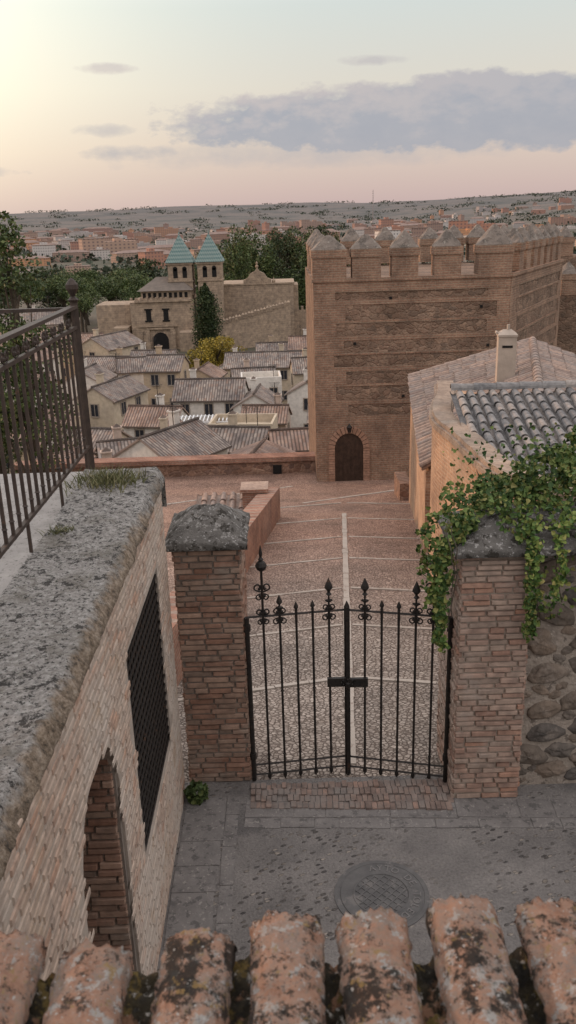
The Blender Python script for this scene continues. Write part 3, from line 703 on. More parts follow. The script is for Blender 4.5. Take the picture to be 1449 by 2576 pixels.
# ---------------------------------------------------------------- tower
tw=thing('brick_tower','battlemented brick and rubble tower with arched wooden door','tower',(4.7,32,-3.9))
FP=[(1.16,32),(8.27,32),(12.6,40),(12.6,42),(1.16,42)]
mb=MB(); mb.prism(FP,-6,3.66)
obj('wall',mb,[towerrub],parent=tw)
mb=MB()
def seg_slab(p,q,z0,z1,prd=.03,ext=0):
    p=Vector(p);q=Vector(q);d=(q-p).normalized();n=Vector((d.y,-d.x)); a=p-d*ext;b=q+d*ext
    mb.hexa([(c.x,c.y,z0) for c in(a-n*.05,b-n*.05,b+n*prd,a+n*prd)],[(c.x,c.y,z1) for c in(a-n*.05,b-n*.05,b+n*prd,a+n*prd)])
sides=[((1.16,32),(8.27,32)),((8.27,32),(12.6,40))]
for (p,q) in sides:
    p=Vector(p);q=Vector(q);L=(q-p).length;d=(q-p).normalized(); z=-4.6;i=0
    while z<3.0:
        h=R.uniform(.42,.62); bh=.17 if i%2==0 else .085
        seg_slab(p,q,z,z+bh,.020+.004*(i%2)); 
        w=(.8,1.15)[i%2]+R.uniform(-.1,.1); w2=(.8,.45)[i%2]
        seg_slab(p,p+d*w,z+bh+.002,z+bh+h-.004,.026); seg_slab(q-d*w2,q,z+bh+.002,z+bh+h-.004,.026)
        z+=bh+h;i+=1
    seg_slab(p,q,3.3,3.66,.04); seg_slab(p,q,3.66,3.78,.09,.05)
mb.box(1.16,5.4,31.965,32.01,-5,-1.25)
obj('brickwork',mb,[towerbrick],parent=tw)
mb=MB()
dx0,dx1,dz0,dz1=1.86,2.95,-4.0,-2.5; cxd=(dx0+dx1)/2; rr=(dx1-dx0)/2
prof=[(dx0,dz0),(dx0,dz1)]+[(cxd-rr*math.cos(t*math.pi/12),dz1+rr*math.sin(t*math.pi/12)*1.1) for t in range(1,12)]+[(dx1,dz1),(dx1,dz0)]
mb.add([(x,31.93,z) for x,z in prof]+[(x,32.0,z) for x,z in prof],[tuple(range(len(prof)))]+[(i,i+1,len(prof)+i+1,len(prof)+i) for i in range(len(prof)-1)])
for k in range(1,7): x=dx0+k*(dx1-dx0)/7; mb.box(x-.012,x+.012,31.915,31.95,dz0,dz1+.2)
obj('door',mb,[doorwood],parent=tw,label='dark arched plank door')
mb=MB(); n=14
for t in range(n):
    a0=math.pi*t/n+.02;a1=math.pi*(t+1)/n-.02
    q=[(cxd-r_*math.cos(a),dz1+r_*math.sin(a)*1.1) for r_,a in((rr,a0),(rr,a1),(rr+.24,a1),(rr+.24,a0))]
    mb.hexa([(x,31.89,z) for x,z in q],[(x,31.98,z) for x,z in q])
for s0,s1 in((dx0-.24,dx0),(dx1,dx1+.24)):
    z=dz0
    while z<dz1: mb.box(s0,s1,31.89,31.98,z,z+.085); z+=.1
obj('door_surround',mb,[island_mat('door brick',[(0,(.31,.185,.13)),(1,(.38,.24,.175))])],parent=tw)
mb=MB(); mb.tube([(cxd,31.95,-1.58),(cxd,31.7,-1.54)],.02,5); mb.lathe((cxd,31.68,-1.82),[(.06,0),(.1,.18),(.12,.2),(.03,.3),(.01,.34)],6)
obj('lantern',mb,[iron],parent=tw)
for x,z in((3.9,3.0),(7.2,2.6),(2.6,1.4),(5.9,.4),(4.4,-.6),(7.5,1.2)):
    mb=MB(); mb.box(x,x+.1,31.968,32.05,z,z+.1); obj('putlog_hole',mb,[dark],parent=tw)
capm=surf('merlon cap mortar',[(.15,.125,.108),(.235,.195,.165)],2,12,.06,[(3,.52,(.115,.098,.085)),(6,.58,(.28,.245,.21))])
def merlon(par,c,w,d,ang=0,z=3.78,bh=1.0,chh=.62):
    mb=MB(); M=Matrix.Translation((c[0],c[1],0))@Matrix.Rotation(ang,4,'Z')
    mb.box(-w/2,w/2,-d/2,d/2,z-.02,z+bh*.72,0,M); mb.box(-w/2-.04,w/2+.04,-d/2-.04,d/2+.04,z+bh*.72,z+bh,0,M)
    j=R.uniform(-.06,.06); n=8; W=w/2+.05;D=d/2+.05; H=chh+j; vs=[];fs=[]; sd_=R.random()*40
    for r in range(6):
        t=r/5; k=(1-t)*.9+.1; zz=z+bh+H*t*(1-.15*t)
        for i in range(16):
            s_=i/16*4; sidx=int(s_);f=s_-sidx
            px,py=[(-1+2*f,-1),(1,-1+2*f),(1-2*f,1),(-1,1-2*f)][sidx]
            rd=(px*px+py*py)**.5; q=1-.13*max(0,rd-1)/.414
            nn=.08*noise.noise(Vector((px*2+sd_,py*2,t*3)))
            vs.append((px*W*k*q*(1+nn),py*D*k*q*(1+nn),zz+nn*.8*(1 if t>0 else 0)))
    for r in range(5):
        for i in range(16): fs.append((r*16+i,r*16+(i+1)%16,(r+1)*16+(i+1)%16,(r+1)*16+i))
    fs.append(tuple(range(80,96))); mb.add(vs,fs,1,None,M)
    obj('merlon',mb,[towerbrick,capm],parent=par)
for a,b in((1.14,2.36),(2.57,3.6),(4.0,4.94),(5.53,6.48),(7.1,8.3)): merlon(tw,((a+b)/2,32.42),b-a,.8,chh=.62 if a<7 else .75)
dd=Vector((4.33,8)).normalized(); ang=math.atan2(dd.y,dd.x)
for i in range(7):
    p=Vector((8.27,32))+dd*(1.7+i*1.16)+Vector((-dd.y,dd.x))*.4; merlon(tw,p,.66,.7,ang)
for x in(1.7,3.3,4.85,6.9,8.0,9.1,10.3,11.6): merlon(tw,(x,41.6),.85,.8)
for y in(35,37.5,39.5): merlon(tw,(1.6,y),.8,.8)
e=thing('brick_tower','further battlemented brick tower of the city wall','tower',(17,44,-4))
mb=MB(); mb.box(13.4,22,43,47,-8,1.9); obj('wall',mb,[towerrub],parent=e)
for x in(14.0,15.3,16.6,17.9): merlon(e,(x,43.4),.8,.8,z=1.9)
e=thing('city_wall','battlemented city wall joining the brick towers','wall',(20,50,-4))
mb=MB(); mb.box(12.7,30,49,51,-8,3.4); obj('wall',mb,[towerrub],parent=e)
for x in(14.2,15.6,17,18.4,19.8): merlon(e,(x,49.4),.8,.8,z=3.4)
# ---------------------------------------------------------------- parapet & low wall
e=thing('parapet_wall','low rubble parapet with brick top around the terrace','wall',(-3,33.6,-4))
mb=MB(); mb.box(-11,1.2,33.5,34.0,-7,-3.36); obj('wall',mb,[parrub],parent=e)
mb=MB(); mb.box(-11,1.19,33.4,34.1,-3.36,-3.17); obj('coping',mb,[redbrick],parent=e)
mb=MB(); mb.box(-.55,-.2,33.38,33.45,-3.85,-3.5); obj('drain_opening',mb,[dark],parent=e)
e=thing('low_brick_wall','low red brick wall stepping down beside the path','wall',(-.8,18,-2))
mb=MB(); p=Vector((-1.75,10.6));q=Vector((-.23,24.8));n=8
for i in range(n):
    a=p.lerp(q,i/n);b=p.lerp(q,(i+1)/n);za=pz(a.y)+.95;zb=pz(b.y)+.95
    mb.hexa([(a.x-.5,a.y,-6),(a.x,a.y,-6),(b.x,b.y,-6),(b.x-.5,b.y,-6)],[(a.x-.5,a.y,za),(a.x,a.y,za),(b.x,b.y,zb),(b.x-.5,b.y,zb)])
obj('wall',mb,[redbrick],parent=e)
mb=MB(); mb.box(-1.3,-.6,23.6,24.3,-3,-1.5); mb.box(-1.35,-.55,23.55,24.35,-1.5,-1.4); obj('pier',mb,[redbrick],parent=e)
# ---------------------------------------------------------------- tiled slopes
def tiled_slope(mb,p00,p10,p11,p01,sp=.24,tl=.42,r=.085,mi=0):
    p00,p10,p11,p01=map(Vector,(p00,p10,p11,p01)); up=((p10-p00).cross(p01-p00)).normalized()
    if up.z<0: up=-up
    n=int(max((p10-p00).length,(p11-p01).length)/sp)
    mb.add([p00-up*.03,p10-up*.03,p11-up*.03,p01-up*.03],[(0,1,2,3)],mi)
    for i in range(n):
        t=(i+.5)/n; e=p00.lerp(p10,t);k=p01.lerp(p11,t);L=(k-e).length;m=max(1,int(L/tl))
        for j in range(m):
            a=e.lerp(k,j/m);b=e.lerp(k,min(1,(j+1.15)/m)); o=Vector((R.uniform(-.015,.015),R.uniform(-.015,.015),0))
            barrel(mb,a+up*.045+o,b+up*.02+o,r*1.05,r*.85,up=up,n=6,mi=mi)
        e2=p00.lerp(p10,i/n);k2=p01.lerp(p11,i/n)
        barrel(mb,e2+up*.05,k2+up*.05,r,r,up=-up,n=5,mi=mi)
he=thing('tiled_house','warm brick house with weathered clay tile roof and chimney','house',(6,22,-2))
mb=MB()
fl=[(3.25,19.35),(5.7,18.9),(9.4,17.6),(11.4,24.0),(7.7,26.6),(4.0,27.0)]
zt=[.22,1.9,.5,.6,1.95,.85]
mb.hexa([(x,y,-7) for x,y in fl],[(fl[i][0],fl[i][1],zt[i]) for i in range(6)])
obj('wall',mb,[orange],parent=he)
mb=MB()
tiled_slope(mb,(3.15,19.3,.3),(3.95,27.2,.95),(7.7,26.8,2.08),(5.66,18.85,2.0)); tiled_slope(mb,(9.6,17.5,.55),(11.6,24.3,.65),(7.7,26.8,2.08),(5.66,18.85,2.0))
P=Vector((5.66,18.8,2.0));Q=Vector((7.7,26.8,2.08))
for i in range(20): barrel(mb,P.lerp(Q,i/20)+Vector((0,0,.05)),P.lerp(Q,(i+1.15)/20)+Vector((0,0,.04)),.12,.11,n=7)
A=Vector((3.95,27.2,.97))
for i in range(10): barrel(mb,A.lerp(Q,i/10)+Vector((0,0,.05)),A.lerp(Q,(i+1.15)/10)+Vector((0,0,.04)),.11,.1,n=7)
obj('roof',mb,[tile_pink],parent=he)
mb=MB(); M=Matrix.Translation((5.8,22.5,0))@Matrix.Rotation(rad(-8),4,'Z')
mb.box(-.23,.23,-.22,.22,1,2.88,0,M); mb.box(-.25,.25,-.24,.24,2.88,2.93,0,M)
mb.pyramid(-.25,.25,-.24,.24,2.93,3.05,0,M,.1); mb.tube([M@Vector((-.27,-.1,2.97)),M@Vector((-.27,.12,2.97))],.035,5)
mb.box(-.13,.13,-.232,-.2,2.6,2.66,1,M); mb.tube([M@Vector((0.02,0,3.0)),M@Vector((0.02,0,3.17))],.04,6)
obj('chimney',mb,[plaster('chimney render',(.42,.35,.29)),dark],parent=he)
ae=thing('curved_wall','curved brick wall with coping around a grey tiled roof','wall',(3,14,-1))
path=[(3.5,19.6),(3.3,18.4),(2.98,17.1),(2.84,16),(2.95,14.8),(3.02,13.6),(3.12,12.6),(3.45,11.7),(4.2,11.15),(5.5,10.8),(8.5,10.6)]
def sweep(mb,path,w0,w1,z0,z1,mi=0):
    pts=[]
    for i in range((len(path)-1)*5+1):
        f=i/5;k=min(int(f),len(path)-2);t=f-k
        g=lambda j:Vector(path[max(0,min(len(path)-1,j))])
        a,b,c,d=g(k-1),g(k),g(k+1),g(k+2)
        pts.append(.5*((2*b)+(c-a)*t+(2*a-5*b+4*c-d)*t*t+(3*b-3*c+d-a)*t**3))
    vs=[];fs=[]
    for i,p in enumerate(pts):
        d=(pts[min(i+1,len(pts)-1)]-pts[max(0,i-1)]).normalized(); nn=Vector((-d.y,d.x))
        o=p-nn*(-w0);q=p+nn*w1
        jj=.02*noise.noise(Vector((i*.9,z1,0)))
        vs+=[(o.x,o.y,z0),(o.x,o.y,z1+jj),(q.x,q.y,z1+jj),(q.x,q.y,z0)]
    for i in range(len(pts)-1):
        for k in range(4): fs.append((i*4+k,i*4+(k+1)%4,i*4+4+(k+1)%4,i*4+4+k))
    mb.add(vs,fs,mi)
mb=MB(); sweep(mb,path,0,.3,-3,2.12); obj('wall',mb,[orange],parent=ae)
cop2=brickmat('brick coping course',(.33,.255,.2),(.27,.205,.16),(.32,.275,.23),.12,.1,.015,.03,(.29,.26,.22))
mb=MB(); sweep(mb,path,-.06,.4,2.12,2.24); sweep(mb,path,.0,.36,2.24,2.32); obj('coping',mb,[cop2],parent=ae)
be=thing('tiled_outhouse','low outhouse with grey barrel tile roof inside the curved wall','roof',(5,14,0))
mb=MB(); tiled_slope(mb,(3.1,13.0,1.95),(9,12.0,2.0),(9.5,16.4,2.62),(3.35,16.9,2.55),.21,.40,.076)
P=Vector((3.3,16.95,2.6));Q=Vector((9.5,16.45,2.68))
for i in range(14): barrel(mb,P.lerp(Q,i/14)+Vector((0,0,.03)),P.lerp(Q,(i+1.15)/14)+Vector((0,0,.02)),.12,.11,n=7)
obj('roof',mb,[tile_grey],parent=be)
mb=MB(); mb.prism([(3.35,12.8),(9,12),(9.4,16.5),(3.4,16.9)],-3,1.85); obj('wall',mb,[orange],parent=be)
mb=MB(); mb.box(3.72,4.1,27.2,28.6,-4.6,-2.5); mb.box(3.6,3.85,26.6,27.2,-4.4,-3.2)
obj('buttress',mb,[parrub],label='small red brick buttress beside the house wall',cat='wall')
e=thing('garden_shed','small shed with reddish tiled roof behind the pillar','shed',(-1.8,23.8,-2.6))
mb=MB(); mb.box(-2.5,-1.3,23.1,24.5,-4,-2.1); obj('wall',mb,[redbrick],parent=e)
mb=MB(); tiled_slope(mb,(-2.6,23.0,-2.12),(-1.2,23.0,-2.12),(-1.2,24.6,-1.85),(-2.6,24.6,-1.85)); obj('roof',mb,[tile_pink],parent=e)
# ---------------------------------------------------------------- town houses
plasters=[whitep,beigep,whitep,pinkp,ochrep,greyp,beigep]
def house(x,y,w,d,ze,rise,yaw=0,wm=None,rm=None,nw=2,floors=2,chim=True,label=None,flat=False,rot=False):
    zg=terr(x,y)-1.5; wm=wm or R.choice(plasters); rm=rm or R.choice([roof_uv,roof_uv,roof_red])
    if not flat: d*=.72; rise*=.78
    lab=label or ('flat roofed house with white walls' if flat else '%s walled house with %s tiled roof'%({whitep:'white',beigep:'beige',pinkp:'pinkish',ochrep:'ochre',greyp:'grey'}[wm],'grey' if rm==roof_uv else 'reddish'))
    e=thing('town_house',lab,'house',(x,y,zg),'old town houses below the wall')
    M=Matrix.Translation((x,y,0))@Matrix.Rotation(rad(yaw+(90 if rot else 0)),4,'Z')
    mb=MB(); a,b=w/2,d/2
    if flat:
        mb.box(-a,a,-b,b,zg,ze,0,M); mb.box(-a,-a+.2,-b,b,ze,ze+.7,0,M); mb.box(a-.2,a,-b,b,ze,ze+.7,0,M); mb.box(-a+.2,a-.2,-b,-b+.2,ze,ze+.7,0,M); mb.box(-a+.2,a-.2,b-.2,b,ze,ze+.7,0,M)
    else:
        mb.add([(-a,-b,zg),(a,-b,zg),(a,b,zg),(-a,b,zg),(-a,-b,ze),(a,-b,ze),(a,b,ze),(-a,b,ze),(-a,0,ze+rise),(a,0,ze+rise)],[(0,1,5,4),(2,3,7,6),(1,2,6,9,5),(3,0,4,8,7)],0,None,M)
    obj('wall',mb,[wm],parent=e)
    if not flat:
        mb=MB(); oh=.3; k=rise/b; A=a+.15
        for sg in(-1,1):
            y0=sg*(b+oh);z0=ze-k*oh+.06; L=math.hypot(b+oh,rise+k*oh)
            vs=[(A*sg,y0,z0),(-A*sg,y0,z0),(-A*sg,0,ze+rise+.06),(A*sg,0,ze+rise+.06)]
            mb.add(vs,[(0,1,2,3)],0,[[(0,0),(2*A,0),(2*A,L),(0,L)]],M)
            mb.add([vs[0],vs[1],(vs[1][0],y0,z0-.14),(vs[0][0],y0,z0-.14)],[(0,1,2,3)],0,[[(0,0)]*4],M)
            for q in((0,3),(1,2)):
                p1,p2=vs[q[0]],vs[q[1]]; mb.add([p1,p2,(p2[0],p2[1],p2[2]-.14),(p1[0],p1[1],p1[2]-.14)],[(0,1,2,3)],0,[[(.13,.1)]*4],M)
        pts=[M@Vector((-A,0,ze+rise+.05)),M@Vector((A,0,ze+rise+.05))]; mb.tube(pts,.13,6)
        obj('roof',mb,[rm],parent=e)
    def win(cx_,cz,face,ww=.8,hh=1.15):
        mb=MB()
        if face=='f': B=lambda x0,x1,z0,z1,dd,mi:mb.box(x0,x1,-b-dd,-b+.02,z0,z1,mi,M)
        else:
            sx=a if face=='r' else -a
            B=lambda x0,x1,z0,z1,dd,mi:mb.box(min(sx,sx+dd*(1 if face=='r' else -1)),max(sx,sx+dd*(1 if face=='r' else -1)),x0,x1,z0,z1,mi,M)
        B(cx_-ww/2,cx_+ww/2,cz-hh/2,cz+hh/2,.03,0); B(cx_-ww/2-.1,cx_-ww/2,cz-hh/2-.1,cz+hh/2+.1,.07,1); B(cx_+ww/2,cx_+ww/2+.1,cz-hh/2-.1,cz+hh/2+.1,.07,1)
        B(cx_-ww/2,cx_+ww/2,cz-hh/2-.12,cz-hh/2,.1,1); B(cx_-ww/2,cx_+ww/2,cz+hh/2,cz+hh/2+.1,.07,1); B(cx_-.03,cx_+.03,cz-hh/2,cz+hh/2,.05,1)
        obj('window',mb,[glass,framew],parent=e)
    for fl_ in range(floors):
        cz=ze-1.1-fl_*2.7
        for i in range(nw): win(-a+2*a*(i+.5+R.uniform(-.12,.12))/nw,cz,'f')
        for i in range(max(1,nw-1)):
            yy=-b+2*b*(i+.5)/max(1,nw-1)
            win(yy,cz,'r' if x<0 else 'l')
            if rot: win(yy,cz,'l' if x<0 else 'r')
    if chim and not flat:
        cxx=R.uniform(-a*.6,a*.6); mb=MB(); mb.box(cxx-.3,cxx+.3,b*.2-.25,b*.2+.25,ze,ze+rise+.9,0,M); mb.box(cxx-.38,cxx+.38,b*.2-.33,b*.2+.33,ze+rise+.9,ze+rise+1.0,0,M); mb.pyramid(cxx-.3,cxx+.3,b*.2-.25,b*.2+.25,ze+rise+1.0,ze+rise+1.25,1,M)
        obj('chimney',mb,[wm,roof_red],parent=e)
    if flat or R.random()<.5:
        ax=R.uniform(-a*.7,a*.7); mb=MB(); zt_=ze+(0 if flat else rise)+R.uniform(1.6,2.6); P0=M@Vector((ax,.1,ze));P1=M@Vector((ax,.1,zt_))
        mb.tube([P0,P1],.03,4); 
        for k in range(4): mb.tube([P1+Vector((-.5+.06*k,0,-.12*k)),P1+Vector((.5-.06*k,.0,-.12*k))],.018,3)
        obj('antenna',mb,[iron],parent=e)
    return e
H=[ (-7.8,57,6,7,-8.9,1.9,58,whitep,roof_uv,2,1,True),(-4.0,64,5.5,6,-10.3,1.5,-10,beigep,roof_uv,2,1,True),
 (-1.8,54,3.6,5.5,-8.9,1.0,78,ochrep,roof_red,1,1,False),(1.0,62,4.2,5,-9.9,1.2,5,whitep,roof_red,1,1,False),
 (-11.5,64,5.5,6,-10.9,1.4,15,pinkp,roof_uv,2,2,True),(-7.7,90,7.2,7,-11.6,2.0,-4,whitep,roof_uv,3,2,True),(-2.8,88,5,6,-12.2,1.7,84,whitep,roof_uv,2,2,True),
 (-1.4,116,12.5,9,-12.7,1.8,-3,beigep,roof_uv,4,2,True),(-17.8,106,5,6,-11.2,1.6,10,whitep,roof_uv,2,2,False),(-13.4,99,4.2,7,-10.0,1.6,-6,ochrep,roof_uv,2,3,True),
 (-17.3,86,6.5,6,-10.4,1.5,68,beigep,roof_uv,2,2,True),(-25,126,8,8,-11.0,1.9,62,beigep,roof_uv,2,2,True),(-1.8,80,4.2,5,-12,1.4,-8,pinkp,roof_red,2,1,True),
 (3.0,90,5.0,6,-11.4,1.6,76,whitep,roof_uv,2,2,True),(-12,79,5,5.5,-11.7,1.6,-12,whitep,roof_red,2,2,True),(-21,73,6,7,-10.6,1.6,70,whitep,roof_red,2,2,True),
 (-15.5,68,4.5,6,-11,1.5,-15,beigep,roof_uv,2,1,True),(-26,84,7,8,-9.4,1.8,14,pinkp,roof_red,2,2,True),(-30,98,8,8,-8.6,1.8,75,whitep,roof_red,2,2,True),
 (-22,108,6,7,-11.3,1.6,-10,ochrep,roof_uv,2,2,True),(4.5,76,4.6,5,-11.2,1.5,-5,beigep,roof_uv,2,1,True),(4.0,104,6,6,-11.6,1.7,5,beigep,roof_uv,2,2,True),
 (5,130,8,8,-12.6,1.8,-4,whitep,roof_red,3,2,True),(-35,118,9,9,-9.0,1.9,16,beigep,roof_red,3,2,True),(-21.5,95,5,6,-10.4,1.5,82,whitep,roof_uv,2,2,True),
 (-27,64,7,7,-7.5,1.5,10,beigep,roof_red,2,1,True),(-9.5,71,4.2,5,-11.6,1.4,80,beigep,roof_red,2,1,True),(-12,53,4.5,5.5,-10.0,1.4,10,pinkp,roof_red,2,1,True),
 (-40,140,10,9,-9,2,12,whitep,roof_uv,3,2,True),(-10,108,5,6,-12.7,1.5,80,ochrep,roof_red,2,1,True),
 (-3.6,102,5,6,-12.2,1.5,6,pinkp,roof_uv,2,2,True),(-20,64,5,5,-9.6,1.4,5,ochrep,roof_red,2,1,True),(-16,58,4,5,-9.8,1.3,80,whitep,roof_red,1,1,True),
 (-5.2,50,3.4,4.5,-9.6,1.0,0,beigep,roof_red,1,1,False),(-17.5,118,6,7,-12.2,1.7,-6,whitep,roof_uv,2,2,True),(-31,132,8,8,-11.5,1.9,-8,ochrep,roof_red,2,2,True),(-6.5,124,6,6,-14,1.6,76,whitep,roof_red,2,2,True),(-.5,132,7,7,-13.6,1.7,2,ochrep,roof_uv,2,2,True),
 (-24,76,5,6,-8.6,1.4,-12,whitep,roof_uv,2,1,True),(-33,80,6,7,-7.2,1.5,65,beigep,roof_red,2,2,True)]
for h in H: house(*h[:7],wm=h[7],rm=h[8],nw=h[9],floors=h[10],chim=h[11],rot=False) if abs(h[6])<45 else house(*h[:6],h[6]-90,wm=h[7],rm=h[8],nw=h[9],floors=h[10],chim=h[11],rot=True)
house(-3.6,73,5.5,4,-11.2,0,-6,wm=beigep,nw=3,floors=1,flat=True,label='flat roofed cream house with roof terrace')
house(-2.6,97,4.5,4,-11.6,0,3,wm=whitep,nw=2,floors=1,flat=True,label='white house with roof terrace and small awning')
e=thing('pergola','white beamed pergola over a roof terrace','pergola',(-7,76,-10.6))
mb=MB()
for i in range(16): mb.box(-9.6+i*.34,-9.5+i*.34,74,76.5,-10.9,-10.8)
mb.box(-9.7,-4.3,73.95,74.05,-11.0,-10.9); mb.box(-9.7,-4.3,76.4,76.5,-11.0,-10.9)
for x in(-9.6,-4.4):
    for y in(74,76.4): mb.box(x,x+.1,y,y+.1,-13.5,-11)
obj('frame',mb,[surf('white paint',[(.6,.6,.6),(.7,.7,.7)],2)],parent=e)
e=thing('unseen_sun_blocker','house-shaped block added out of view to stop the low sun','house',(-13,14,-8))  # added out of view to keep low sun off the gate pillar
mb=MB(); mb.box(-18,-11,10.5,17.5,-14,7); obj('wall',mb,[ochrep],parent=e)
mb=MB(); mb.pyramid(-18.4,-10.6,10.1,17.9,7,9,0,None,1.5); obj('roof',mb,[tile_pink],parent=e)
# ---------------------------------------------------------------- city gate
ce=thing('city_gate','old stone city gate with twin green tiled spires','city gate',(-20,180,-19))
Z0=-22
mb=MB()
mb.box(-30.5,-18,178,190,Z0,-9.8); mb.box(-38,-30.5,181,190,Z0,-10.4)
mb.box(-29.5,-18.2,177.6,190,-9.8,-9.4); mb.box(-28.3,-18.2,179,189,-9.4,-7.7)
mb.box(-29.2,-21.2,177.7,178.0,-14.7,-14.3); mb.box(-27.6,-22.0,177.6,178.0,-15.2,-14.9)
mb.box(-27.9,-26.9,177.6,178,Z0,-15.2); mb.box(-22.7,-21.7,177.6,178,Z0,-15.2)
mb.box(-34,-31,176,181,Z0,-14.5); mb.box(-20.5,-17,174,178,Z0,-15.5)
for i in range(8): mb.box(-30.4+i*1.0,-29.9+i*1.0,177.7,178.2,-9.4,-8.9)
obj('wall',mb,[gatestone],parent=ce)
mb=MB(); mb.pyramid(-29,-17.8,178.4,189.5,-7.7,-5.3,0,None,2.2); obj('roof',mb,[surf('gate roof tile',[(.13,.11,.095),(.19,.155,.13)],1,8,.1)],parent=ce)
mb=MB(); 
for i in range(9): mb.box(-27.9+i*1.05,-27.3+i*1.05,178.93,179.02,-9.1,-8.1)
obj('arcade',mb,[dark],parent=ce)
for x in(-26.9,-23.4): mb=MB(); mb.box(x-.5,x+.5,177.93,178.02,-13.4,-11.4); mb.box(x-.75,x+.75,177.85,178.02,-11.4,-11.1); mb.box(x-.75,x+.75,177.85,178.02,-13.7,-13.4); obj('window',mb,[dark,gatestone],parent=ce)
pr=[(-26.4,Z0),(-26.4,-17.4)]+[(-24.8-1.6*math.cos(t*math.pi/8),-17.4+1.6*math.sin(t*math.pi/8)) for t in range(1,8)]+[(-23.2,-17.4),(-23.2,Z0)]
mb=MB(); mb.add([(x,177.9,z) for x,z in pr],[tuple(range(len(pr)))]); obj('archway',mb,[dark],parent=ce)
for (x,zb) in((-20.4,-9),(-14.4,Z0)):
    mb=MB(); y=184; w=2.45
    mb.box(x-w,x+w,y-w,y+w,zb,-2.9); mb.box(x-w-.25,x+w+.25,y-w-.25,y+w+.25,-2.9,-2.5); mb.box(x-w-.15,x+w+.15,y-w-.15,y+w+.15,-6.3,-6.05)
    obj('belfry',mb,[gatestone],parent=ce)
    mb=MB(); mb.pyramid(x-2.9,x+2.9,y-2.9,y+2.9,-2.5,3.0); mb.lathe((x,y,2.8),[(.12,0),(.2,.3),(.05,.5),(.03,1.0)],6); obj('spire',mb,[spiretile],parent=ce,label='green and white checked tile spire')
    for dx in(-.95,.95):
        mb=MB(); mb.box(x+dx-.45,x+dx+.45,y-w-.04,y-w+.02,-5.5,-3.7); mb.tube([(x+dx,y-w-.04,-3.7),(x+dx,y-w+.02,-3.7)],.45,12); obj('bell_opening',mb,[dark],parent=ce)
mb=MB(); mb.box(-12.2,2.6,186,197,Z0,-7.6); mb.box(-12.4,2.8,185.8,197,-7.6,-7.3); mb.box(2.6,3.6,188,196,Z0,-8)
obj('wing',mb,[gatestone],parent=ce)
mb=MB(); pr=[(-7.8,-7.3),(-7.8,-6.6),(-7,-6.3),(-6.4,-5.4),(-5.4,-4.9),(-4.9,-4.2),(-4.4,-4.9),(-3.4,-5.4),(-2.8,-6.3),(-2,-6.6),(-2,-7.3)]
mb.hexa([(x,185.9,z) for x,z in pr],[(x,187,z) for x,z in pr]); mb.lathe((-4.9,186.4,-4.3),[(.2,0),(.35,.4),(.1,.7),(.25,1.0),(.02,1.4)],8); mb.lathe((-1.5,186.4,-7.3),[(.3,0),(.4,.4),(.1,.8),(.02,1.2)],8); obj('pediment',mb,[gatestone],parent=ce)
mb=MB(); A=Vector((-13,172));B=Vector((1.8,183));n=12
for i in range(n):
    a=A.lerp(B,i/n);b=A.lerp(B,(i+1)/n);z=-14.2+ i*.22
    mb.hexa([(a.x,a.y,Z0),(b.x,b.y,Z0),(b.x,b.y+1,Z0),(a.x,a.y+1,Z0)],[(a.x,a.y,z),(b.x,b.y,z),(b.x,b.y+1,z),(a.x,a.y+1,z)])
    for q in(.2,.7):
        m_=a.lerp(b,q); mb.box(m_.x-.25,m_.x+.25,m_.y-.1,m_.y+.9,z,z+.7); mb.pyramid(m_.x-.3,m_.x+.3,m_.y-.15,m_.y+.95,z+.7,z+1.1)
mb.box(-13.5,-12.5,171.5,173,Z0,-13); mb.box(3,16,190,191,Z0,-13.5)
for i in range(12): mb.box(3.2+i,3.7+i,190,190.9,-13.5,-12.7)
obj('battlement',mb,[gatestone],parent=ce)
# ---------------------------------------------------------------- trees
def tree_meshes(kind,h,w,leafm,leaf=.3,n=3000,trunk=.3,clear=.25,seed=0):
    global R
    R=random.Random(seed+11)
    tb=MB(); lean=[(0,0,-1.5)]
    for k in range(1,7): lean.append((R.uniform(-.03,.03)*h,R.uniform(-.03,.03)*h,h*.85*k/6))
    tb.tube(lean,[trunk*(1-.13*k) for k in range(7)],7)
    cls=[]; 
    nc=34 if kind not in('cypress','sparse') else 60
    for i in range(nc):
        a=R.uniform(0,6.28)
        if kind=='cypress': t=R.random();z=h*(.04+.92*t); rr=w/2*(math.sin(min(1,(1-t)*1.6)*math.pi/2)**.8)*(.7 if t<.05 else 1); q=R.uniform(0,.55)*rr; cr=max(.3,rr*.6)
        elif kind in('poplar','sparse'): t=R.random();z=h*(clear+(1-clear)*t*.97); rr=w/2*math.sin(min(1,.15+t*.95)*math.pi*.93)**.7; q=R.uniform(.2,.85)*rr; cr=w*.15*R.uniform(.7,1.2)
        elif kind=='pine': t=R.random()**.5; z=h*(.66+.28*t*R.uniform(.4,1)); q=w/2*R.uniform(0,.9)*(1-.35*(z/h-.66)/.3); cr=w*.14
        else: t=R.random();z=h*(clear+(1-clear)*t*.93); rr=w/2*math.sin((.12+.83*t)*math.pi)**.6; q=R.uniform(.25,.88)*rr; cr=w*.16*R.uniform(.7,1.25)
        c=(q*math.cos(a),q*math.sin(a),z); cls.append((c,cr,cr,cr*(1.5 if kind in('poplar','cypress') else .8),n//nc))
        if i<14 and kind!='cypress':
            z0=max(h*clear*.7,z*.6); mid=(c[0]*.5,c[1]*.5,(z0+z)/2); tb.tube([(0,0,z0),mid,c],[trunk*.4,trunk*.25,trunk*.08],5)
    lb=MB(); leafcloud(lb,cls,leaf)
    return tb.mesh('trunk',[bark]),lb.mesh('crown',[leafm])
TM={}
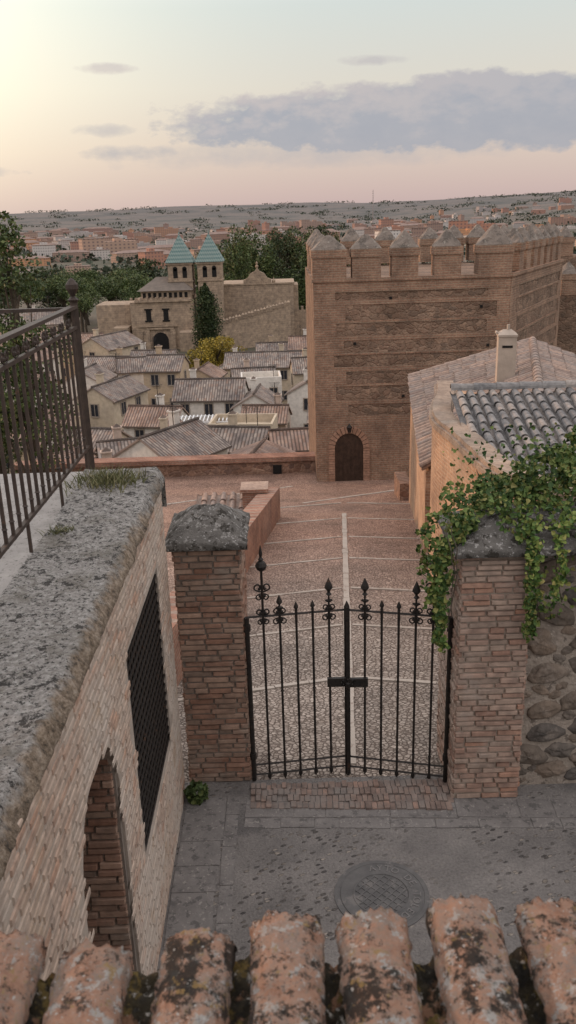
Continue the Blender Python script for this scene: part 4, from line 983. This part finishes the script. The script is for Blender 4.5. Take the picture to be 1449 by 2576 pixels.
def plant_tree(key,label,name,loc,rz=0,sc=(1,1,1),group=None):
    e=thing(name,label,'tree',loc,group); e.rotation_euler=(0,0,rz); e.scale=sc
    for nm,me in zip(('trunk','crown'),TM[key]):
        o=bpy.data.objects.new(nm,me); col.objects.link(o); o.parent=e
TM['cyp']=tree_meshes('cypress',13,6.6,L_dark,.34,14000,.35,seed=1)
TM['yel']=tree_meshes('round',6.5,7,L_yel,.28,5000,.22,.1,seed=2)
TM['pop']=tree_meshes('poplar',21,9,L_olive,.5,5500,.4,.12,seed=3)
TM['pop2']=tree_meshes('poplar',19,11,L_mid,.5,5500,.4,.12,seed=8)
TM['pop3']=tree_meshes('round',20,15,L_dark,.5,6500,.4,.1,seed=9)
TM['pine']=tree_meshes('pine',12,13,L_mid,.38,5500,.4,seed=4)
TM['rnd']=tree_meshes('round',11,11,L_dark,.4,5500,.35,.12,seed=5)
TM['near']=tree_meshes('sparse',16.5,3.8,L_mid,.14,8000,.18,.5,seed=6)
R=random.Random(99)
plant_tree('cyp','tall dark cypress standing before the city gate','cypress_tree',(-14.3,166,-18.3))
plant_tree('yel','yellowing leafy tree below the cypress','deciduous_tree',(-9.8,131,-17.0),0,(1.1,1.1,1.05)); plant_tree('yel','yellow green tree beside tiled houses','deciduous_tree',(-12.2,128,-17.5),2,(.9,.9,.95))
plant_tree('near','slender green tree rising behind the railing','deciduous_tree',(-9.0,30,-10.3)); plant_tree('near','slender leafy tree beyond the railing','deciduous_tree',(-10.9,31,-11.6),2)
for i in range(17):
    x=-19+i*1.95+R.uniform(-1,1); y=R.uniform(212,262); k=R.choice(['pop','pop2','pop3','pop3'])
    plant_tree(k,'tall dark green park tree behind the gate','park_tree',(x,y,terr(x,y)),R.uniform(0,6),(1,1,R.uniform(.96,1.16)*(1 if i>3 else .85)),'tall park trees behind the city gate')
for (x,y,s) in [(12,235,1.0),(15,250,1.0),(19,240,.95),(22,255,.95),(27,250,.9),(33,260,.9)]:
    plant_tree('pop','olive green poplar in the park','poplar_tree',(x,y,terr(x,y)),R.uniform(0,6),(1,1,s),'tall park trees behind the city gate')
for (x,y,s) in [(-34,205,1.1),(-41,212,1.0),(-47,206,1.05),(-53,215,1.1),(-60,210,1.1),(-38,222,1.15),(-50,228,1.15),(-66,220,1.1),(-74,225,1.1),(-44,196,.85),(-31,198,.9)]:
    plant_tree('pine','broad umbrella pine with dense green crown','pine_tree',(x,y,terr(x,y)+.5),R.uniform(0,6),(s,s,s),'umbrella pines beside the city gate')
for (x,y,s) in [(-36,240,1.45),(-42,246,1.25),(-57,238,1.2),(-64,244,1.3),(-72,200,1.3),(-60,190,1.0),(-25,232,1.2),(-80,250,1.4)]:
    plant_tree('rnd','dense dark round crowned tree','deciduous_tree',(x,y,terr(x,y)),R.uniform(0,6),(s,s,s),'round crowned trees around the park')
mb=MB(); 
L_far=leafmat('hazy distant foliage',[(0,(.03,.042,.03)),(.5,(.05,.064,.045)),(1,(.08,.09,.065))])
for _ in range(800):
    a0=R.uniform(-26,28); d0=320*(6200/320)**(R.random()**.72); th=R.uniform(-.6,.6)
    for k in range(R.randint(2,8)):
        r=R.uniform(3,6)*(1+d0/5500); ox=(k-3)*r*1.7
        x=d0*math.sin(rad(a0))+ox*math.cos(th)+R.uniform(-4,4);y=d0*math.cos(rad(a0))+ox*math.sin(th)+R.uniform(-4,4)
        leafcloud(mb,[((x,y,terr(x,y)+r*.5),r*1.4,r,r*.7,12)],r*.75)
obj('distant_trees',mb,[L_far],kind='stuff',label='scattered hazy trees across the far town',cat='trees')
# ---------------------------------------------------------------- distant city
bm1=blockmat('brick apartment facade',[(.44,.22,.15),(.34,.2,.16),(.42,.3,.23),(.28,.19,.16),(.62,.31,.15)],(.14,.11,.11))  # brick tones pushed to orange to carry the low sun's glow
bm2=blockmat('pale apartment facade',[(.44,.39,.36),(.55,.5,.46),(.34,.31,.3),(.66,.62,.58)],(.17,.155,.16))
rfm=surf('distant roof',[(.2,.145,.125),(.28,.2,.17)],.2)
def block(w,d,h,m,style):
    mb=MB(); mb.box(-w/2,w/2,-d/2,d/2,-8,h,0)
    if style==0: mb.box(-w/2-.4,w/2+.4,-d/2-.4,d/2+.4,h,h+.5,1); mb.box(-w*.15,w*.15,-d*.2,d*.2,h+.5,h+3.2,0)
    elif style==1: mb.pyramid(-w/2-.6,w/2+.6,-d/2-.6,d/2+.6,h,h+3.2,1,None,w*.3)
    else:
        mb.box(-w/2,-w*.1,-d/2,d/2,h,h+3,0); mb.box(w*.1,w*.25,-d*.3,d*.3,h,h+2.6,0); mb.box(-w/2-.3,-w*.1+.3,-d/2-.3,d/2+.3,h+3,h+3.4,1)
    return mb.mesh('apartment_block',[m,rfm])
BL=[block(26,12,13,bm1,0),block(40,13,15,bm1,2),block(18,14,16,bm1,0),block(30,12,10,bm2,1),block(22,14,12,bm2,0),block(56,14,12,bm1,1),block(34,12,11,bm1,1),block(48,14,9,bm2,2)]
cnt=0; pts=[]
while cnt<292:
    a=R.uniform(-21,23); d=560*(3400/560)**(R.random()**.7)
    if a>6 and R.random()<.3: d=R.uniform(1500,3300)
    if a<-14 and d<600: continue
    x=d*math.sin(rad(a));y=d*math.cos(rad(a))
    if any((x-p)**2+(y-q)**2<(24+d*.004)**2 for p,q in pts): continue
    pts.append((x,y)); k=R.randrange(8); s=R.uniform(.6,1.2)*(1.0 if d>900 else .75)
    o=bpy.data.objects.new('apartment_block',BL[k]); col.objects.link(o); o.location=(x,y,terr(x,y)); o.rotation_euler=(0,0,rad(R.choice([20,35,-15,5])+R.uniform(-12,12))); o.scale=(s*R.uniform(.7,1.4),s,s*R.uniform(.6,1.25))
    tag(o,'%s apartment block in the distant town'%('reddish brick' if k in(0,1,2,5,6) else 'pale rendered'),'apartment building','distant apartment blocks'); cnt+=1
mb=MB(); x,y=2600*math.sin(rad(5.9)),2600*math.cos(rad(5.9)); zz=terr(x,y)
mb.tube([(x,y,zz),(x,y,66)],[1.2,.5],4); 
for k in range(5): mb.tube([(x-2,y,38+k*6),(x+2,y,38+k*6)],.4,4)
obj('radio_mast',mb,[surf('mast steel',[(.25,.22,.22),(.3,.27,.27)],1)],label='slender radio mast on the horizon',cat='mast')
